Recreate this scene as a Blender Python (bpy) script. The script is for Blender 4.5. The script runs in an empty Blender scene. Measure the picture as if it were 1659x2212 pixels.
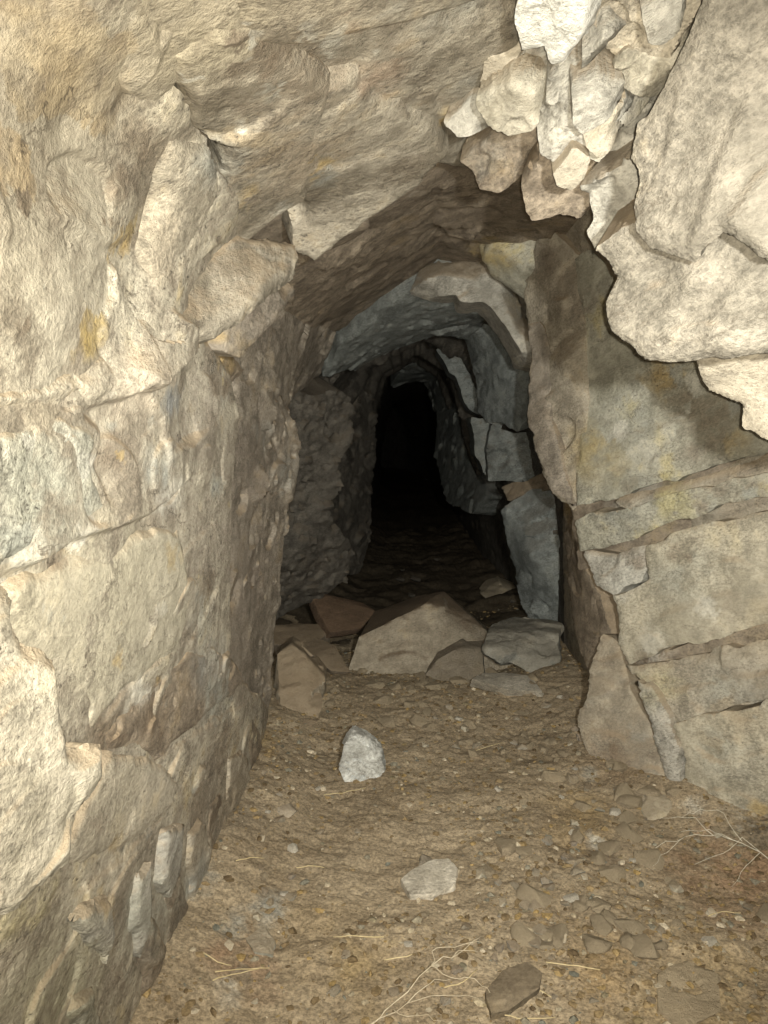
import bpy, bmesh, math, random
import numpy as np
from mathutils import Vector, Matrix

# ------------------------------------------------------------------ camera, world, lamps, exposure
sc = bpy.context.scene
COL = sc.collection
CAM = np.array([0.0, 0.0, 1.30])
F_PX = 788.0                      # focal length in pixels of the 768 x 1024 picture
VPX, VPY = 410.0, 426.0           # where the tunnel axis (+Y) meets the picture
pitch = math.atan((512 - VPY) / F_PX)
yaw = math.atan((VPX - 384) / F_PX)
cam_d = bpy.data.cameras.new('camera')
cam_o = bpy.data.objects.new('camera', cam_d)
COL.objects.link(cam_o)
cam_o.location = CAM
cam_o.rotation_euler = (math.radians(90) - pitch, 0, yaw)
cam_d.sensor_fit = 'VERTICAL'
cam_d.sensor_height = 32.0
cam_d.lens = F_PX / 1024 * 32.0
cam_d.clip_start = 0.02
cam_d.clip_end = 200
sc.camera = cam_o
bpy.context.view_layer.update()
MW = np.array(cam_o.matrix_world)[:3, :3]

w = bpy.data.worlds.new('World')
sc.world = w
w.use_nodes = True
nt = w.node_tree
sky = nt.nodes.new('ShaderNodeTexSky')
sky.sky_type = 'NISHITA'
sky.sun_disc = False
sky.sun_elevation = math.radians(35)
sky.sun_rotation = math.radians(180)
bg = nt.nodes['Background']
nt.links.new(sky.outputs[0], bg.inputs[0])
w.cycles.sampling_method = 'NONE'
bg.inputs[1].default_value = 0.01   # the adit is dark: hardly any daylight comes in from its mouth

def lamp(name, loc, aim, power, color, radius, cone, blend):
    d = bpy.data.lights.new(name, 'SPOT')
    d.energy = power
    d.color = color
    d.shadow_soft_size = radius
    d.spot_size = math.radians(cone)
    d.spot_blend = blend
    o = bpy.data.objects.new(name, d)
    COL.objects.link(o)
    o.location = loc
    o.rotation_euler = (Vector(aim) - Vector(loc)).to_track_quat('-Z', 'Y').to_euler()
    return o
# the picture is lit by the phone's own flash (thin black shadow lines) and a head torch a hand's width to the right
lamp('phone_flash', (0.014, 0.0, 1.307), (0.0, 4.0, 0.75), 152, (1.0, 0.925, 0.74), 0.003, 124, 1.0)
lamp('head_torch', (0.20, -0.03, 1.38), (0.10, 4.0, 0.60), 245, (1.0, 0.99, 0.89), 0.022, 80, 1.0)
sc.view_settings.view_transform = 'Standard'
sc.view_settings.look = 'None'
sc.view_settings.exposure = 0.2
sc.view_settings.gamma = 1.0
sc.render.engine = 'CYCLES'
sc.cycles.max_bounces = 3
sc.cycles.diffuse_bounces = 2
sc.cycles.glossy_bounces = 1
sc.cycles.use_denoising = True
sc.cycles.use_adaptive_sampling = True
sc.cycles.adaptive_threshold = 0.03
sc.cycles.adaptive_min_samples = 10

# ------------------------------------------------------------------ numpy noise
_TAB = np.random.RandomState(12345).rand(4, 1 << 18).astype(np.float32)

def _idx(ix, iy, iz, seed):
    s = seed * 7919
    return (((ix + s) & 63) << 12) | (((iy + 31 * seed) & 63) << 6) | ((iz + 17 * seed) & 63)

def _hash(ix, iy, iz, seed):
    return _TAB[seed & 3][_idx(ix, iy, iz, seed >> 2)]

def vnoise(p, seed=0):
    p = p.astype(np.float32)
    i = np.floor(p)
    f = p - i
    f = f * f * (3 - 2 * f)
    i = i.astype(np.int32)
    g = 1 - f
    r = 0
    for dx in (0, 1):
        wx = f[:, 0] if dx else g[:, 0]
        for dy in (0, 1):
            wxy = wx * (f[:, 1] if dy else g[:, 1])
            for dz in (0, 1):
                r = r + wxy * (f[:, 2] if dz else g[:, 2]) * _hash(i[:, 0] + dx, i[:, 1] + dy, i[:, 2] + dz, seed)
    return r * 2 - 1

def fbm(p, octv=4, seed=0, gain=0.5):
    a, s, t = 1.0, 0.0, 0.0
    for k in range(octv):
        s = s + a * vnoise(p * (2.03 ** k) + k * 17.3, seed + k)
        t += a
        a *= gain
    return s / t

def facet(p, seed=0, tilt=0.9, k=22.0, flat=1.0):
    """Broken-rock relief: every cell of a 3-D cell pattern gets its own height and its own slant; neighbours meet in narrow slopes."""
    p = p.astype(np.float32)
    i = np.floor(p - .5).astype(np.int32)
    num = np.zeros(len(p), np.float32)
    den = np.full(len(p), 1e-9, np.float32)
    for dx in (0, 1):
        for dy in (0, 1):
            for dz in (0, 1):
                a, b, c = i[:, 0] + dx, i[:, 1] + dy, i[:, 2] + dz
                j = _idx(a, b, c, seed)
                r1, r2, r3, r4 = _TAB[0][j], _TAB[1][j], _TAB[2][j], _TAB[3][j]
                vx, vy, vz = p[:, 0] - a - .15 - .7 * r1, p[:, 1] - b - .15 - .7 * r2, p[:, 2] - c - .15 - .7 * r3
                wt = np.exp(-k * (vx * vx + vy * vy + vz * vz))
                h = flat * (r4 * 2 - 1) + (2 * tilt) * (((r1 * 7.31 + r2 * 3.7) % 1 - .5) * vx + ((r2 * 5.13 + r3 * 9.1) % 1 - .5) * vy + (((r3 + r4) * 6.7) % 1 - .5) * vz)
                num += wt * h
                den += wt
    return num / den

FOL = np.array([-0.34, 0.18, 0.92])
FOL = FOL / np.linalg.norm(FOL)

def fol(p, k):
    """Squeeze space across the foliation of the schist so that cells become plates."""
    return p + np.outer(p @ FOL, FOL) * (k - 1)

def relief(p, amp, seed=0, layer=0.0, fine=1.0, mid=.10):
    """Rock relief in metres, about +-amp."""
    w1 = fbm(p * 5 + 3, 2, seed + 50) * .06
    q = fol(p + np.stack([w1, -w1 * .6, w1 * .8], 1), 1.8)
    d = 0.95 * facet(q * 3.6, seed, 1.9, 130, .4) + mid * facet(q * 11, seed + 11, 1.8, 130, .6) + 0.20 * fbm(p * 5, 3, seed + 20)
    d = d + fine * (0.05 * facet(q * 33, seed + 31, 1.5, 90, .7) + 0.05 * fbm(q * 26, 3, seed + 40))
    if layer:
        s = (p @ FOL) * 20 + 1.6 * fbm(p * 4, 3, seed + 60)
        fr = s - np.floor(s)
        i0 = np.floor(s).astype(np.int32)
        z = np.zeros(len(p), np.int32)
        h0, h1 = _hash(i0, z, z, seed + 70), _hash(i0 + 1, z, z, seed + 70)
        t = np.clip((fr - .65) / .35, 0, 1)
        t = t * t * (3 - 2 * t)
        d = d + layer * .32 * (h0 * (1 - t) + h1 * t - .5)
    return amp * d

def sstep(a, b, x):
    t = np.clip((x - a) / (b - a), 0, 1)
    return t * t * (3 - 2 * t)

# ------------------------------------------------------------------ picture <-> place
def ray(tx, ty):
    """World direction (scaled so that its Y component is 1) through a point measured on the photograph (1659 wide)."""
    px, py = tx * 768 / 1659, ty * 768 / 1659
    d = MW @ np.array([(px - 384) / F_PX, -(py - 512) / F_PX, -1.0])
    return d / d[1]

def at(tx, ty, Y):
    return CAM + ray(tx, ty) * Y

# ------------------------------------------------------------------ the tunnel's cross-sections
# at each distance Y the same nine points: foot, side, shoulder, roof edge (left), crown, roof edge, shoulder, side, foot (right)
SECT = [
    (-2.6, [(-.95, -.3), (-.95, .8), (-.85, 1.5), (-.5, 1.95), (.1, 2.1), (.7, 2.0), (1.05, 1.5), (1.2, .8), (1.3, -.3)]),
    (0.3, [(-.66, -.3), (-.58, .8), (-.48, 1.45), (-.42, 1.74), (.05, 1.96), (.55, 2.02), (1.10, 1.6), (1.25, .8), (1.4, -.3)]),
    (1.8, [(-.62, -.3), (-.53, .8), (-.46, 1.42), (-.44, 1.70), (.05, 1.94), (.55, 2.02), (1.15, 1.6), (1.28, .8), (1.42, -.3)]),
    (2.35, [(-.62, -.3), (-.52, .8), (-.46, 1.40), (-.43, 1.69), (.07, 1.95), (.57, 2.01), (1.15, 1.55), (1.24, .8), (1.32, -.3)]),
    (2.7, [(-.62, -.3), (-.52, .8), (-.46, 1.38), (-.42, 1.68), (.09, 1.98), (.58, 2.00), (.96, 1.5), (.99, .8), (1.03, -.3)]),
    (3.2, [(-.62, -.3), (-.52, .8), (-.48, 1.35), (-.40, 1.68), (.12, 2.02), (.58, 2.00), (.80, 1.5), (.82, .8), (.84, -.3)]),
    (3.8, [(-.85, -.3), (-.72, .8), (-.58, 1.35), (-.38, 1.74), (.12, 2.04), (.55, 1.98), (.78, 1.5), (.80, .8), (.84, -.3)]),
    (4.8, [(-.95, -.3), (-.82, .8), (-.64, 1.35), (-.32, 1.74), (.12, 1.95), (.45, 1.86), (.72, 1.5), (.82, .8), (.90, -.3)]),
    (5.8, [(-.80, -.3), (-.66, .8), (-.54, 1.38), (-.28, 1.78), (.10, 1.96), (.40, 1.84), (.60, 1.4), (.78, .8), (.86, -.3)]),
    (7.5, [(-.62, -.3), (-.50, .8), (-.42, 1.40), (-.26, 1.84), (.02, 2.0), (.28, 1.86), (.45, 1.4), (.60, .8), (.72, -.3)]),
    (10., [(-.55, -.3), (-.46, .8), (-.40, 1.40), (-.26, 1.86), (.02, 2.0), (.28, 1.86), (.48, 1.4), (.58, .8), (.66, -.3)]),
    (16., [(-.60, -.3), (-.55, .8), (-.45, 1.35), (-.30, 1.72), (.0, 1.84), (.28, 1.74), (.45, 1.4), (.55, .8), (.60, -.3)]),
    (22., [(-1.3, -.3), (-1.2, .8), (-1.1, 1.35), (-.95, 1.72), (-.6, 1.84), (-.4, 1.74), (-.2, 1.4), (-.1, .8), (-.05, -.3)]),
    (26., [(-3.6, -.3), (-3.5, .8), (-3.4, 1.35), (-3.2, 1.72), (-2.9, 1.84), (-2.6, 1.74), (-2.4, 1.4), (-2.3, .8), (-2.2, -.3)]),
]
SY = np.array([s[0] for s in SECT])
SP = np.array([s[1] for s in SECT])

def section(Y):
    return np.stack([np.stack([np.interp(Y, SY, SP[:, k, c]) for c in (0, 1)], -1) for k in range(9)], -2)

_STAB = section(np.arange(0, 14.2, .02)).tolist()

def inside(x, z, Y):
    P = _STAB[int(round(Y / .02))]
    n, ins = 9, False
    j = n - 1
    for i in range(n):
        (xi, zi), (xj, zj) = P[i], P[j]
        if (zi > z) != (zj > z) and x < (xj - xi) * (z - zi) / (zj - zi) + xi:
            ins = not ins
        j = i
    return ins

def base_depth(tx, ty):
    d = ray(tx, ty)
    Y = 0.45
    while Y < 14:
        p = CAM + d * Y
        if not inside(p[0], p[2], Y):
            return Y
        Y += 0.02
    return 14.0

def floor_z(x, y):
    x = np.asarray(x, float)
    y = np.asarray(y, float)
    p = np.stack([x, y, np.zeros_like(x)], -1).reshape(-1, 3)
    z = 0.028 * fbm(p * 2.2, 3, 5) + 0.012 * fbm(p * 9, 3, 6)
    z = z.reshape(x.shape)
    xl = np.interp(y, SY, SP[:, 0, 0] * .75 + SP[:, 1, 0] * .25)
    xr = np.interp(y, SY, SP[:, 8, 0] * .75 + SP[:, 7, 0] * .25)
    z = z + 0.08 * (1 - sstep(0, .32, x - xl)) + 0.07 * (1 - sstep(0, .40, xr - x))
    z = z + 0.06 * np.exp(-((y - 3.7) / 0.45) ** 2)
    return z

_YS = np.linspace(1.0, 12, 1400)
def on_floor(tx, ty):
    P = CAM + ray(tx, ty)[None] * _YS[:, None]
    below = P[:, 2] <= floor_z(P[:, 0], P[:, 1])
    return P[int(np.argmax(below))] if below.any() else P[-1]

# ------------------------------------------------------------------ materials
def new_mat(name):
    m = bpy.data.materials.new(name)
    m.use_nodes = True
    return m, m.node_tree, m.node_tree.nodes['Principled BSDF']

class NB:
    def __init__(self, nt):
        self.nt = nt
    def n(self, t, **kw):
        nd = self.nt.nodes.new(t)
        for k, v in kw.items():
            setattr(nd, k, v)
        return nd
    def lk(self, a, b):
        self.nt.links.new(a, b)
    def noise(self, vec, scale, detail=4, rough=.55, dist=0.0):
        nd = self.n('ShaderNodeTexNoise')
        nd.inputs['Scale'].default_value = scale
        nd.inputs['Detail'].default_value = detail
        nd.inputs['Roughness'].default_value = rough
        nd.inputs['Distortion'].default_value = dist
        self.lk(vec, nd.inputs['Vector'])
        return nd.outputs['Fac']
    def mr(self, v, a, b, c=0.0, d=1.0):
        nd = self.n('ShaderNodeMapRange', interpolation_type='SMOOTHSTEP')
        self.lk(v, nd.inputs[0])
        for i, x in enumerate((a, b, c, d)):
            nd.inputs[i + 1].default_value = x
        return nd.outputs[0]
    def math(self, op, a, b):
        nd = self.n('ShaderNodeMath', operation=op)
        for i, x in enumerate((a, b)):
            if isinstance(x, (int, float)):
                nd.inputs[i].default_value = x
            else:
                self.lk(x, nd.inputs[i])
        return nd.outputs[0]
    def mix(self, f, a, b, mode='MIX'):
        nd = self.n('ShaderNodeMix', data_type='RGBA', blend_type=mode)
        nd.clamp_factor = True
        for i, x in ((0, f), (6, a), (7, b)):
            if isinstance(x, (int, float)):
                nd.inputs[i].default_value = x
            elif isinstance(x, tuple):
                nd.inputs[i].default_value = (*x, 1)
            else:
                self.lk(x, nd.inputs[i])
        return nd.outputs[2]

def rock_mat(name, a, b, c, stain=(.34, .23, .09), stain_amt=.35, spot=.5, dust=.6, dust_col=(.36, .275, .185),
             streak=.5, bump=.75, rough=.72, spec=.3, seed=0.0, cracks=.5, dust_z=(.25, .85)):
    """Schist: a/b mottling, c in streaks along the foliation, ochre stains, dark specks, dust on what faces up."""
    a, b = tuple(x * .85 for x in a), tuple(x * 1.07 for x in b)
    m, nt, bs = new_mat(name)
    k = NB(nt)
    tc = k.n('ShaderNodeTexCoord')
    off = k.n('ShaderNodeMapping')
    off.inputs['Location'].default_value = (seed * 3.1, seed * 1.7, seed * 5.3)
    k.lk(tc.outputs['Object'], off.inputs['Vector'])
    v = off.outputs[0]
    rot = k.n('ShaderNodeMapping')
    rot.inputs['Rotation'].default_value = Vector(FOL).rotation_difference(Vector((0, 0, 1))).to_euler()
    k.lk(v, rot.inputs['Vector'])
    st = k.n('ShaderNodeMapping')
    st.inputs['Scale'].default_value = (1, 1, 3.2)
    k.lk(rot.outputs[0], st.inputs['Vector'])
    sv = st.outputs[0]
    sg = k.n('ShaderNodeMapping')
    sg.inputs['Scale'].default_value = (1, 1, 1.7)
    k.lk(rot.outputs[0], sg.inputs['Vector'])
    big = k.noise(v, 4.5, 5, .64)
    stk = k.noise(sv, 8, 4, .66)
    fin = k.noise(sg.outputs[0], 80, 4, .8)
    mid = k.noise(v, 17, 4, .62)
    # cracks along and across the foliation
    wv = k.n('ShaderNodeVectorMath', operation='MULTIPLY_ADD')
    cx = k.n('ShaderNodeCombineXYZ')
    for i, q in enumerate((big, stk, mid)):
        k.lk(q, cx.inputs[i])
    k.lk(cx.outputs[0], wv.inputs[0])
    wv.inputs[1].default_value = (.55, .4, .3)
    k.lk(sv, wv.inputs[2])
    vo = k.n('ShaderNodeTexVoronoi', feature='DISTANCE_TO_EDGE')
    vo.inputs['Scale'].default_value = 2.6
    k.lk(wv.outputs[0], vo.inputs['Vector'])
    crack = k.math('MULTIPLY', k.mr(vo.outputs['Distance'], .022, .0), k.mr(stk, .44, .62))
    col = k.mix(k.mr(k.math('ADD', k.math('MULTIPLY', big, .6), k.math('MULTIPLY', mid, .4)), .38, .62), a, b)
    col = k.mix(k.math('MULTIPLY', k.mr(stk, .47, .68), streak), col, c)
    col = k.mix(k.math('MULTIPLY', k.mr(k.math('ADD', k.math('MULTIPLY', big, .7), k.math('MULTIPLY', mid, .3)), .54, .66), stain_amt), col, stain)
    # stains and painted hole and crease shade with a place of their own
    sa = k.n('ShaderNodeAttribute')
    sa.attribute_name = 'stain'
    sf = k.math('MULTIPLY', sa.outputs['Alpha'], k.mr(k.math('ADD', k.math('MULTIPLY', mid, .6), k.math('MULTIPLY', stk, .4)), .38, .54, .25, 1.0))
    col = k.mix(sf, col, sa.outputs['Color'])
    fm = k.math('ADD', k.math('MULTIPLY', fin, .74), k.math('MULTIPLY', mid, .26))
    pt_ = k.mr(k.noise(v, 2.3, 2, .5), .42, .60)
    ga, gb = k.mr(fm, .36, .64, .84, 1.15), k.mr(fm, .36, .64, .64, 1.30)
    gr2 = k.n('ShaderNodeMix', data_type='FLOAT')
    k.lk(pt_, gr2.inputs[0])
    k.lk(ga, gr2.inputs[2])
    k.lk(gb, gr2.inputs[3])
    gc = k.n('ShaderNodeCombineColor')
    for i in range(3):
        k.lk(gr2.outputs[0], gc.inputs[i])
    col = k.mix(1.0, col, gc.outputs[0], 'MULTIPLY')
    sp = k.math('MULTIPLY', k.mr(fin, .40, .34), k.mr(big, .47, .57))
    col = k.mix(k.math('MULTIPLY', sp, spot), col, (.06, .052, .045))
    col = k.mix(k.math('MULTIPLY', crack, cracks), col, (.09, .075, .058))
    geo = k.n('ShaderNodeNewGeometry')
    sx = k.n('ShaderNodeSeparateXYZ')
    k.lk(geo.outputs['Normal'], sx.inputs[0])
    du = k.math('MULTIPLY', k.mr(k.math('ADD', sx.outputs[2], k.math('MULTIPLY', mid, .5)), *dust_z), dust)
    col = k.mix(du, col, dust_col)
    k.lk(col, bs.inputs['Base Color'])
    k.lk(k.mr(fin, .3, .75, rough + .15, rough - .2), bs.inputs['Roughness'])
    bs.inputs['Specular IOR Level'].default_value = spec
    h = k.math('ADD', k.math('MULTIPLY', fin, .8), k.math('MULTIPLY', mid, .6))
    h = k.math('ADD', h, k.math('MULTIPLY', stk, .5))
    bp = k.n('ShaderNodeBump')
    bp.inputs['Strength'].default_value = bump
    bp.inputs['Distance'].default_value = .011
    k.lk(h, bp.inputs['Height'])
    k.lk(bp.outputs[0], bs.inputs['Normal'])
    return m

MAT = {
    'dusty': rock_mat('dusty_tan_rock', (.47, .38, .26), (.54, .45, .33), (.42, .34, .24), stain_amt=.1, spot=.15, dust=.5, streak=.25, bump=.35, dust_col=(.46, .37, .25)),
    'pale': rock_mat('pale_buff_schist', (.40, .365, .295), (.49, .45, .38), (.29, .27, .23), stain=(.42, .33, .17), stain_amt=.4, spot=.9, seed=1),
    'cream': rock_mat('cream_schist', (.37, .33, .265), (.45, .405, .335), (.30, .265, .215), stain=(.45, .35, .18), stain_amt=.3, spot=.5, seed=2, streak=.4),
    'tan': rock_mat('tan_schist', (.36, .315, .25), (.45, .40, .325), (.26, .23, .19), stain_amt=.3, spot=.6, seed=3, streak=.6),
    'pink': rock_mat('pinkish_schist', (.26, .225, .185), (.36, .315, .265), (.18, .152, .125), stain_amt=.25, spot=.5, seed=4, streak=.7),
    'brown': rock_mat('brown_schist', (.21, .17, .13), (.30, .25, .195), (.14, .112, .087), stain=(.28, .20, .10), stain_amt=.4, spot=.5, seed=5, streak=.7),
    'inner': rock_mat('shade_darkened_schist', (.085, .076, .065), (.125, .113, .097), (.06, .054, .047), stain=(.11, .085, .06), stain_amt=.3, spot=.5, seed=18, streak=.6, dust_col=(.12, .098, .074)),  # shade of the deep passage put into the rock colour
    'grey': rock_mat('grey_schist', (.35, .33, .29), (.46, .435, .39), (.25, .235, .205), stain=(.40, .34, .19), stain_amt=.3, spot=.6, seed=6, streak=.5),
    'white': rock_mat('white_quartz_rock', (.58, .56, .51), (.70, .68, .63), (.45, .43, .39), stain=(.5, .40, .22), stain_amt=.25, spot=.4, dust=.25, seed=7, rough=.5, spec=.5, streak=.35),
    'blue': rock_mat('blue_grey_schist', (.225, .243, .24), (.30, .32, .315), (.15, .16, .157), stain=(.20, .195, .15), stain_amt=.25, spot=.6, dust=.5, seed=8, streak=.6, dust_col=(.19, .165, .135)),
    'yellow': rock_mat('yellow_grey_schist', (.36, .345, .28), (.46, .44, .37), (.28, .265, .22), stain=(.47, .39, .17), stain_amt=.6, spot=.6, seed=9, streak=.6, rough=.6, spec=.45),
    'green': rock_mat('green_grey_schist', (.34, .33, .28), (.44, .425, .37), (.24, .24, .21), stain=(.40, .35, .2), stain_amt=.3, spot=.9, seed=10),
    'dark': rock_mat('dark_slate', (.13, .125, .11), (.20, .195, .175), (.09, .086, .078), stain=(.22, .17, .09), stain_amt=.3, spot=.5, seed=11, dust=.4),
    'tan2': rock_mat('buff_boulder_rock', cracks=.1, a=(.33, .285, .22), b=(.42, .37, .295), c=(.26, .22, .17), stain_amt=.25, spot=.4, seed=13, dust=.7, dust_col=(.27, .20, .13)),
    'rusty': rock_mat('rusty_slab_rock', cracks=.1, a=(.205, .14, .098), b=(.25, .175, .125), c=(.16, .112, .08), stain_amt=.2, spot=.5, seed=14, dust=.3, dust_col=(.28, .18, .11)),
    'bluewhite': rock_mat('grey_white_rock', cracks=.1, a=(.58, .60, .60), b=(.70, .72, .72), c=(.34, .35, .35), streak=.8, stain_amt=.1, spot=.9, seed=15, dust=.3, dust_col=(.30, .235, .15)),
    'dark2': rock_mat('dark_brown_rock', cracks=.1, a=(.13, .105, .075), b=(.17, .14, .10), c=(.10, .08, .06), stain_amt=.1, spot=.2, seed=16, dust=.2, bump=.3),
    'chalky': rock_mat('clean_cream_stone', (.56, .51, .43), (.66, .61, .53), (.50, .45, .37), stain_amt=.1, spot=.2, dust=.1, seed=19, cracks=.1),
    'clod': rock_mat('earth_caked_stone', (.33, .268, .19), (.42, .345, .25), (.29, .232, .162), stain_amt=.3, spot=.3, dust=.7, dust_col=(.34, .275, .19), seed=20, cracks=.1),
    'bright': rock_mat('bright_quartz', (.74, .72, .67), (.84, .83, .79), (.60, .57, .52), stain_amt=.15, spot=.5, dust=.1, seed=21, rough=.4, spec=.6, streak=.3),
    'boulder': rock_mat('dust_and_shade_topped_boulder', (.30, .255, .195), (.38, .33, .26), (.24, .20, .15), stain_amt=.25, spot=.4, seed=22, dust=.9, dust_col=(.17, .125, .085), cracks=.15, dust_z=(.85, 1.1)),  # dark top: brown dust plus grazing shade put into its colour
    'stone': rock_mat('grey_floor_stone', (.24, .235, .21), (.33, .32, .29), (.15, .145, .13), stain_amt=.25, spot=.5, seed=23, dust=.6, dust_col=(.30, .27, .22), cracks=.2),
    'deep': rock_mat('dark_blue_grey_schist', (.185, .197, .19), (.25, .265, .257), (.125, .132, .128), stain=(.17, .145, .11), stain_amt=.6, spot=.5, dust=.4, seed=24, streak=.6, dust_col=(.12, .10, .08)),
    'wall': rock_mat('weathered_wall_schist', (.29, .25, .20), (.47, .43, .355), (.225, .19, .152), stain=(.40, .31, .16), stain_amt=.55, spot=1.0, seed=25, streak=.75, cracks=.8, bump=.7),
    'roof': rock_mat('grey_brown_roof_schist', (.235, .205, .16), (.35, .315, .26), (.17, .142, .108), stain=(.28, .21, .12), stain_amt=.5, spot=.8, seed=26, streak=.8, cracks=.7),
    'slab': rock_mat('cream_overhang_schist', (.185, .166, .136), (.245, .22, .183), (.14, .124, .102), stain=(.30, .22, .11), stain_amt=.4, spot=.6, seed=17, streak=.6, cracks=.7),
    'smooth': rock_mat('smooth_dusty_face', (.39, .355, .28), (.46, .42, .34), (.32, .29, .235), stain=(.42, .34, .17), stain_amt=.25, spot=.35, dust=.5, seed=12, streak=.5, bump=.45),
}

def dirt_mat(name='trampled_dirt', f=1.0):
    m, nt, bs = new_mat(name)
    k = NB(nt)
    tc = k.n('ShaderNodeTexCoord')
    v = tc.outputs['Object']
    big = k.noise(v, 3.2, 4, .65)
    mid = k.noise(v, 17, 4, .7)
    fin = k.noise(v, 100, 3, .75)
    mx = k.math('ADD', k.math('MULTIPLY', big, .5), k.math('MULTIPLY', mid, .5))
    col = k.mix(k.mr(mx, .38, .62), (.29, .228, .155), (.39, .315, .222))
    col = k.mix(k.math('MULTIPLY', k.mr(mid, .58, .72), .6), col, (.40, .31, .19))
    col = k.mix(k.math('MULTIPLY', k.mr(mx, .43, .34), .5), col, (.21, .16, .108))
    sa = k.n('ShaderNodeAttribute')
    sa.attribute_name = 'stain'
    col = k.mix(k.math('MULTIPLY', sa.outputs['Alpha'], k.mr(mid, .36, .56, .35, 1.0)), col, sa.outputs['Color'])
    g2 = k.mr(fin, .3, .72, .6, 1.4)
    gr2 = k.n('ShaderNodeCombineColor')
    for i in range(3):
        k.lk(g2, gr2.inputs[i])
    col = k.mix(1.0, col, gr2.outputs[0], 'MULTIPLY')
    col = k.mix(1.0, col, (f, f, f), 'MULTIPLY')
    k.lk(col, bs.inputs['Base Color'])
    bs.inputs['Roughness'].default_value = .92
    bs.inputs['Specular IOR Level'].default_value = .15
    h = k.math('ADD', k.math('MULTIPLY', fin, .5), k.math('MULTIPLY', mid, 1.2))
    bp = k.n('ShaderNodeBump')
    bp.inputs['Strength'].default_value = .45
    bp.inputs['Distance'].default_value = .012
    k.lk(h, bp.inputs['Height'])
    k.lk(bp.outputs[0], bs.inputs['Normal'])
    return m
MAT['dirt'] = dirt_mat('trampled_dirt', .92)
MAT['shade_dirt'] = dirt_mat('shade_darkened_dirt', .28)  # same dirt, darkened to stand in for shade deep inside

def stone_mat():
    """Loose chips: the hue of each comes from its own 'tint' value."""
    m, nt, bs = new_mat('loose_stone_chips')
    k = NB(nt)
    at_ = k.n('ShaderNodeAttribute')
    at_.attribute_name = 'tint'
    tc = k.n('ShaderNodeTexCoord')
    fin = k.noise(tc.outputs['Object'], 120, 4, .7)
    rp = k.n('ShaderNodeValToRGB')
    k.lk(at_.outputs['Fac'], rp.inputs[0])
    e = rp.color_ramp.elements
    e[0].position, e[0].color = 0, (.12, .085, .05, 1)
    e[1].position, e[1].color = 1, (.50, .43, .33, 1)
    for pos, c in ((.3, (.20, .145, .08, 1)), (.55, (.27, .20, .115, 1)), (.7, (.30, .21, .09, 1)), (.8, (.16, .16, .135, 1)), (.9, (.36, .30, .21, 1))):
        q = e.new(pos)
        q.color = c
    g2 = k.mr(fin, .3, .72, .65, 1.3)
    gr2 = k.n('ShaderNodeCombineColor')
    for i in range(3):
        k.lk(g2, gr2.inputs[i])
    k.lk(k.mix(1.0, rp.outputs[0], gr2.outputs[0], 'MULTIPLY'), bs.inputs['Base Color'])
    bs.inputs['Roughness'].default_value = .85
    bs.inputs['Specular IOR Level'].default_value = .2
    return m
MAT['chips'] = stone_mat()

def plain_mat(name, a, b, scale=40, rough=.8):
    m, nt, bs = new_mat(name)
    k = NB(nt)
    tc = k.n('ShaderNodeTexCoord')
    f = k.noise(tc.outputs['Object'], scale, 5, .65)
    k.lk(k.mix(k.mr(f, .35, .65), a, b), bs.inputs['Base Color'])
    bs.inputs['Roughness'].default_value = rough
    return m
MAT['twig'] = plain_mat('bleached_twig', (.42, .35, .25), (.60, .52, .40))
MAT['straw'] = plain_mat('dry_straw', (.50, .40, .22), (.64, .53, .32))
MAT['root'] = plain_mat('pale_root_fibre', (.60, .56, .46), (.74, .70, .60))
MAT['russet'] = plain_mat('russet_twig', (.22, .11, .06), (.34, .20, .12))

# ------------------------------------------------------------------ mesh helpers
# stains, differently coloured veins, and painted shade of holes and creases: (tx, ty, radius, colour, strength); the place on the rock is found when the list is read
STAINS_AND_SHADE = []
def add_stains_and_shade(lst):
    for tx, ty, r, c, f in lst:
        Y = base_depth(tx, ty) * .96
        g = ray(tx, ty)
        if CAM[2] + g[2] * Y < 0:
            Y = 1.3 / -g[2]
        STAINS_AND_SHADE.append((at(tx, ty, Y), 1.3 * r * Y / F_PX * 768 / 1659, c, f))

def stain_attr(me, V):
    V = np.asarray(V)
    C = np.zeros((len(V), 4))
    lo, hi = V.min(0), V.max(0)
    for p, r, c, f in STAINS_AND_SHADE:
        R = r * 2.1 + .12
        if (p < lo - R).any() or (p > hi + R).any():
            continue
        vd = (p - CAM) / np.linalg.norm(p - CAM)
        dv = V - p
        al = dv @ vd
        d = np.sqrt(np.maximum((dv * dv).sum(1) - al * al, 0) + (al * .35) ** 2) / r
        near = d < 2.2
        if not near.any():
            continue
        a = np.zeros(len(V))
        a[near] = f * np.clip(1.2 - d[near] + 1.0 * fbm(V[near] * (1.1 / r), 4, 7, .6), 0, 1)
        m = a > C[:, 3]
        C[m, :3] = c
        C[m, 3] = a[m]
    at_ = me.color_attributes.new('stain', 'FLOAT_COLOR', 'POINT')
    at_.data.foreach_set('color', C.ravel())

def mesh_obj(name, verts, faces, mat, parent=None, sharp=38):
    me = bpy.data.meshes.new(name)
    verts = np.asarray(verts, float)
    faces = np.asarray(faces)
    me.from_pydata(verts.tolist(), [], faces.tolist())
    me.polygons.foreach_set('use_smooth', np.ones(len(me.polygons), bool))
    if sharp:
        me.set_sharp_from_angle(angle=math.radians(sharp))
    me.materials.append(mat)
    stain_attr(me, verts)
    o = bpy.data.objects.new(name, me)
    COL.objects.link(o)
    if parent:
        o.parent = parent
    return o

def tag(o, label, cat, group=None, kind=None):
    o['label'] = label
    o['category'] = cat
    if group:
        o['group'] = group
    if kind:
        o['kind'] = kind
    return o

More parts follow.
